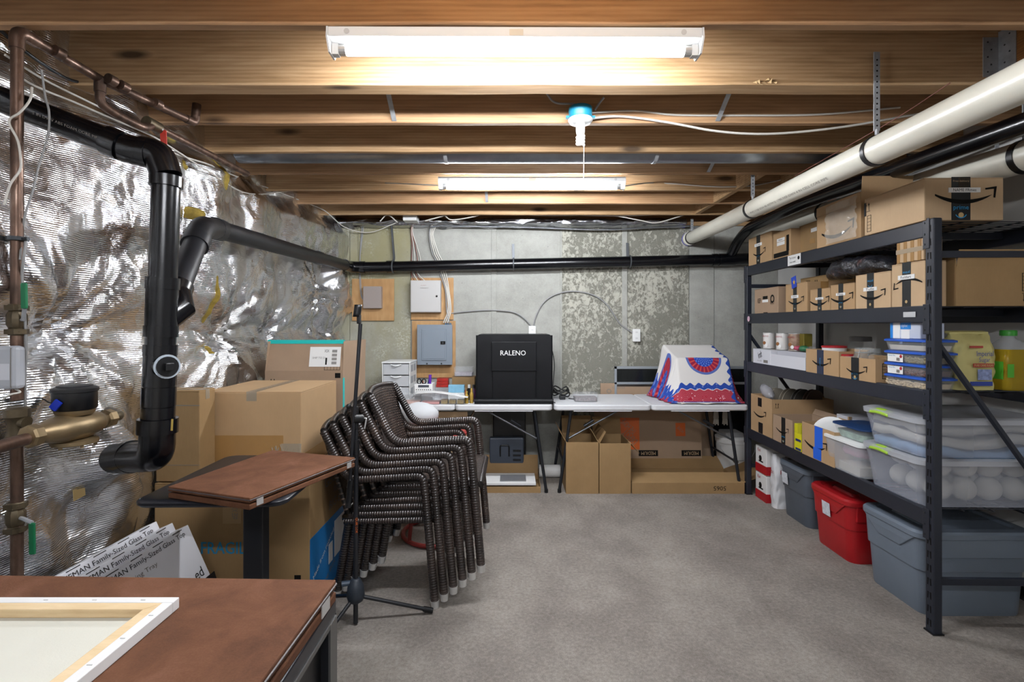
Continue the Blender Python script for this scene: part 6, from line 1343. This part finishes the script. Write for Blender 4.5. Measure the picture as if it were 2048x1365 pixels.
d2 = rbox('shipping_box', 'short open shipping box with black tape, fourth deck beside yellow packets', 3, 1546, 1585, 832, .004, .28, CARDG, opened=dict(back=60), flap=.15, h=.185); smile(d2.root, d2.front, .5, .55, .17); primetape(d2, d2.front, .55, .2); handling(d2.root, d2.right, .5, .85, .05, .03)
YB_ = M('yellow_box', 'c9c31c', .45); NV = M('navy', '1d2a66', .5)
yy1, yy0 = ry(1588.5, .004), ry(1602.5, .004); zz = zd
for k in range(3):
    q = thing('yellow_packet', R(.03, (yy0+yy1)/2, zz), ['yellow packet with navy print, bottom of its stack', 'yellow packet with navy print, middle of its stack', 'bright yellow packet on top of its stack'][k], 'packet', 'stack of yellow packets'); make('packet_body', G().obox(R(.004, yy1, zz), -RV*(yy1-yy0), RU*.11, Z*.058), YB_, q, bevel=.002); f_ = Fr(R(.004, yy1, zz), -RV, Z, yy1-yy0, .058); dec(q, f_, .2, .1, .95, .35, NV, 'navy_print') if k < 2 else dec(q, f_, .5, .0, 1, 1, M('yellow_shade', 'b4ae22', .5), 'panel_print'); zz += .0585
d3 = rbox('shipping_box', 'shipping box sealed with bright blue tape, fourth deck', 3, 1604, 1669, 838, .0, .225, CARD, opened=dict(back=70), flap=.12, ytop_at=1604, h=.205); smile(d3.root, d3.front, .45, .48, .24); BT = M('painters_tape', '1f5fd0', .5); dec(d3.root, d3.front, .38, .02, .62, .36, BT, 'blue_tape', .002); dec(d3.root, d3.front, .42, .36, .66, 1, BT, 'blue_tape', .0015)
pl = make('paper_plate', G().lathe([(.02, 0), (.085, .004), (.115, .016), (.112, .018), (.08, .007)], R(.12, ry(1668, .12)+.02, zd+.14), 30, tuple((-RU*.75-RV*.6+Z*.25).normalized())), WHITEM, label='white round plate standing in the blue taped box', cat='plate', smooth=60)
for k, (pa, pb, hh, s_) in enumerate(((1672, 1697, .25, .24), (1699, 1760, .235, .26))):
    y1_, y0_ = ry(pa, s_), ry(pb, s_); q = thing('file_box', R(s_, (y0_+y1_)/2, zd), ['white magazine file with a finger hole, fourth deck', 'white flat file box behind the blue lidded dish'][k], 'file box'); make('body', G().obox(R(s_, y1_, zd), -RV*(y1_-y0_), RU*.24, Z*hh), MATS['white_card'], q, bevel=.003); f_ = Fr(R(s_, y1_, zd), -RV, Z, y1_-y0_, hh); make('spine', G().obox(R(s_-.001, y0_, zd), RU*.02, RV*.012, Z*hh), CARD, q)
    if k == 0: make('finger_hole', G().lathe([(.018, 0), (.018, .001)], f_.p(.6, .7, 0), 16, tuple(f_.n)), INK, q)
# white lidded bin with pink cloth, blue lidded dish on it
b = R(.10, (ry(1664, .03)+ry(1745, .03))/2+.032, zd); hy_ = (ry(1664, .03)-ry(1745, .03))/2*.93
sbn = tub('small_bin', 'small clear bin with white lid holding pink cloth', b, .11, hy_, .17, FROST, WHITEM, .016, .03, .86, rz=RA, cat='bin')
def pk2(a, b2): t_ = 2*PI*a; ph = (b2-.5)*PI; return V((math.cos(ph)*math.cos(t_)*.07, math.cos(ph)*math.sin(t_)*hy_*.6+.01, .115+math.sin(ph)*.035+.012*noise.noise((a*7, b2*7, 1))))
make('pink_cloth', G().grid(pk2, 18, 12), M('pink', 'c97f9c', .8), sbn, local=True, smooth=60); make('white_blocks', G().box((-.075, -hy_*.7, .004), (.07, hy_*.5, .05)), M('cream', 'c9c2b0', .7), sbn, local=True)
tub('food_dish', 'clear oval dish with navy lid resting on the small white lidded bin', b+Z*.1865+RU*.01+RV*-.02, .10, hy_*.86, .07, CLEAR, M('navy_lid', '1c3a66', .4), .012, .04, .85, rz=RA, fill=M('dish_fill', '8fa598', .6, var=.3, vs=30), fill_h=.6)
rl = tub('red_lid_dish', 'wide clear dish with red lid behind the big clear bins', R(.38, .66, zd), .125, .15, .30, FROST, REDL, .016, .05, .9, rz=RA)
# two large clear bins
GH = M('lime_handle', '9cc23a', .4); CLB = M('bin_plastic', 'b4b9c6', .25, alpha=.42); FILLW = M('white_fill', 'c9c6bd', .8)
def bigbin(z0, h, label, kind):
    cxb, cyb_ = .285, .26; hx_, hyb_ = .295, .205; t = thing('storage_bin', R(cxb, cyb_, z0), label, 'bin', 'two large clear bins with lime handles', rz=RA)
    g = G(); g.loft([rr(0, 0, hx_*.9, hyb_*.88, .05, 0, 5), rr(0, 0, hx_*.95, hyb_*.94, .05, h*.6, 5), rr(0, 0, hx_, hyb_, .05, h, 5)], True, False); make('bin_body', g, CLB, t, local=True, smooth=40)
    make('lid', G().loft([rr(0, 0, hx_+.006, hyb_+.006, .055, h-.012, 5), rr(0, 0, hx_+.008, hyb_+.008, .055, h+.01, 5), rr(0, 0, hx_-.012, hyb_-.012, .045, h+.018, 5), rr(0, 0, hx_-.03, hyb_-.03, .04, h+.012, 5)]), M('bin_lid', 'c7cad0', .35, alpha=.6), t, local=True, smooth=40)
    hd_ = G(); hd_.grid(lambda a, b2: V((-hx_-.012+.03*b2-.006*math.sin(PI*b2), -.005+.13*(1-a), h-.012+.026*math.sin(PI*b2*.5)+.006*math.sin(PI*a))), 8, 6); make('lime_handle', hd_, GH, t, local=True, smooth=60).modifiers.new('thick', 'SOLIDIFY').thickness = .006
    if kind == 0:
        for k in range(4):
            for q in range(2):
                for w_ in range(3): make('foam_ball', G().sphere((-.14+.115*k, -.10+.11*w_, .062+.108*q), .054, 12), FILLW, t, local=True, smooth=60)
    else:
        for k in range(3):
            def fo_(a, b2, k=k): return V((-hx_*.86+hx_*1.72*a, -hyb_*.8+hyb_*1.6*b2, .03+.055*k+.02*noise.noise((a*4, b2*4, k))+.012*math.sin(a*8+k)))
            sh = make('folded_cloth', G().grid(fo_, 14, 12), [M('cloth_blue', '7ea0c4', .8), FILLW, FILLW][k], t, local=True, smooth=60); m = sh.modifiers.new('thick', 'SOLIDIFY'); m.thickness = .04
    return t
bigbin(zd, .205, 'large clear bin full of white foam balls, lower of two', 0); bigbin(zd+.2235, .165, 'large clear bin with folded white and blue cloth, upper of two', 1)
# ================================================================ FLOOR UNDER THE RACK
def tote(name, label, x0, y0, x1, y1, h, mat, lidm, lab=None, rz=0, steps=True):
    c = V(((x0+x1)/2, (y0+y1)/2, 0)); hx_, hy_ = (x1-x0)/2, (y1-y0)/2; t = thing(name, c, label, 'tote', 'lidded plastic totes under the rack', rz=rz)
    hb = h-.03
    g = G(); g.loft([rr(0, 0, hx_*.84, hy_*.84, .05, 0, 5), rr(0, 0, hx_*.855, hy_*.86, .055, .012, 5), rr(0, 0, hx_*.90, hy_*.90, .055, hb*.55, 5), rr(0, 0, hx_*.925, hy_*.925, .055, hb*.56, 5), rr(0, 0, hx_*.955, hy_*.955, .055, hb, 5)]); make('tote_body', g, mat, t, local=True, smooth=35)
    make('lid', G().loft([rr(0, 0, hx_*.985, hy_*.985, .06, hb-.016, 5), rr(0, 0, hx_, hy_, .065, hb-.012, 5), rr(0, 0, hx_, hy_, .065, hb+.010, 5), rr(0, 0, hx_*.96, hy_*.96, .06, hb+.02, 5), rr(0, 0, hx_*.84, hy_*.8, .05, hb+.022, 5), rr(0, 0, hx_*.8, hy_*.76, .05, hb+.012, 5)]), lidm, t, local=True, smooth=35)
    make('lid_ridge', G().loft([rr(-hx_*.55, 0, hx_*.1, hy_*.5, .02, hb+.012, 4), rr(-hx_*.55, 0, hx_*.08, hy_*.46, .02, hb+.026, 4)]), lidm, t, local=True, smooth=40)
    # grip: proud apron under the rim on the aisle side
    k0 = -hx_*.955; ap = G(); ap.prism([V((k0-.006, hy_*.82, hb-.012)), V((k0-.006, hy_*.6, hb-.05)), V((k0+.0, hy_*.34, hb-.095)), V((k0, -hy_*.34, hb-.095)), V((k0-.006, -hy_*.6, hb-.05)), V((k0-.006, -hy_*.82, hb-.012))], (.03, 0, 0)); make('grip_apron', ap, mat, t, local=True, bevel=.004)
    ar = G(); ar.box((-hx_*.8, -hy_*.955-.004, hb-.10), (hx_*.8, -hy_*.9, hb-.014)); make('side_apron', ar, mat, t, local=True, bevel=.004)
    if lab:
        x_ = -hx_*.9-.02; make('paper_label', G().obox(V((-hx_*.936-.007, lab, hb*.62)), (-.0065, 0, .08), (0, -.075, 0), (-.001, 0, 0)), M('tote_label', 'c9ccd2', .6, var=.2, vs=60), t, local=True)
    return t
tote('plastic_tote', 'dark grey lidded tote with a white label beside the red tote', 1.935, 3.36, 2.42, 3.73, .405, GREYD, GREYP, .12)
tote('plastic_tote', 'red lidded plastic tote between two grey totes', 1.885, 2.86, 2.42, 3.26, .375, REDP, REDP, .05)
tote('plastic_tote', 'large light grey lidded tote behind the near rack post', 1.875, 2.345, 2.43, 2.77, .41, GREYP, GREYP)
wcd = M('white_red_card', 'd9d8d6', .45)
for k in range(2):
    c = carton('printed_carton', ['white carton with a red band standing on the carpet under the rack', 'white carton with a red band stacked on its twin under the rack'][k], V((1.93, 4.04, .0+.2085*k)), (0, -.17, 0), (.28, 0, 0), .207, mat=wcd, taped=False, group='two white and red cartons')
    for f_ in (c.front, c.right): dec(c.root, f_, 0, .02, 1, .34, M('carton_red', 'a3161f', .45), 'red_band', .0012)
    txt(c.root, c.front, 'Kari', .35, .86, .05, .025, MATS['carton_red']); txt(c.root, c.right, 'BOX', .75, .2, .06, .02, WHITEP); make('figure_print', G().lathe([(.022, 0), (.022, .001)], c.front.p(.45, .56, 0), 14, tuple(c.front.n)), INK, c.root); dec(c.root, c.front, .3, .42, .7, .47, INK, 'print_line'); dec(c.root, c.front, .38, .44, .52, .58, INK, 'figure_print', .0014)
sbg = thing('shopping_bag', (2.02, 3.80, 0), 'crumpled white plastic shopping bag with red script beside the dark grey tote', 'bag'); bgc = V((2.01, 3.80, .0))
make('bag_body', bagshape(bgc, .07, .045, .40, .3, 8), M('bag_white', 'd3d3d5', .3, bump=.8, bs=9), sbg, smooth=60)
sf = Fr(bgc+V((-.0785, .045, .2)), V((0, -1, 0)), Z, .09, .15); txt(sbg, sf, 'aRite', .5, .5, .075, .03, MATS['carton_red'], 0, .004); txt(sbg, Fr(bgc+V((-.05, -.0565, .2)), X, Z, .09, .15), 'Rite', .5, .5, .07, .03, MATS['carton_red'], 0, .003); make('red_handle', G().tube(bend([bgc+V((.03, 0, .40)), bgc+V((.03, 0, .44)), bgc+V((.08, 0, .44)), bgc+V((.08, 0, .38))], .02), .008, 8), REDH, sbg)
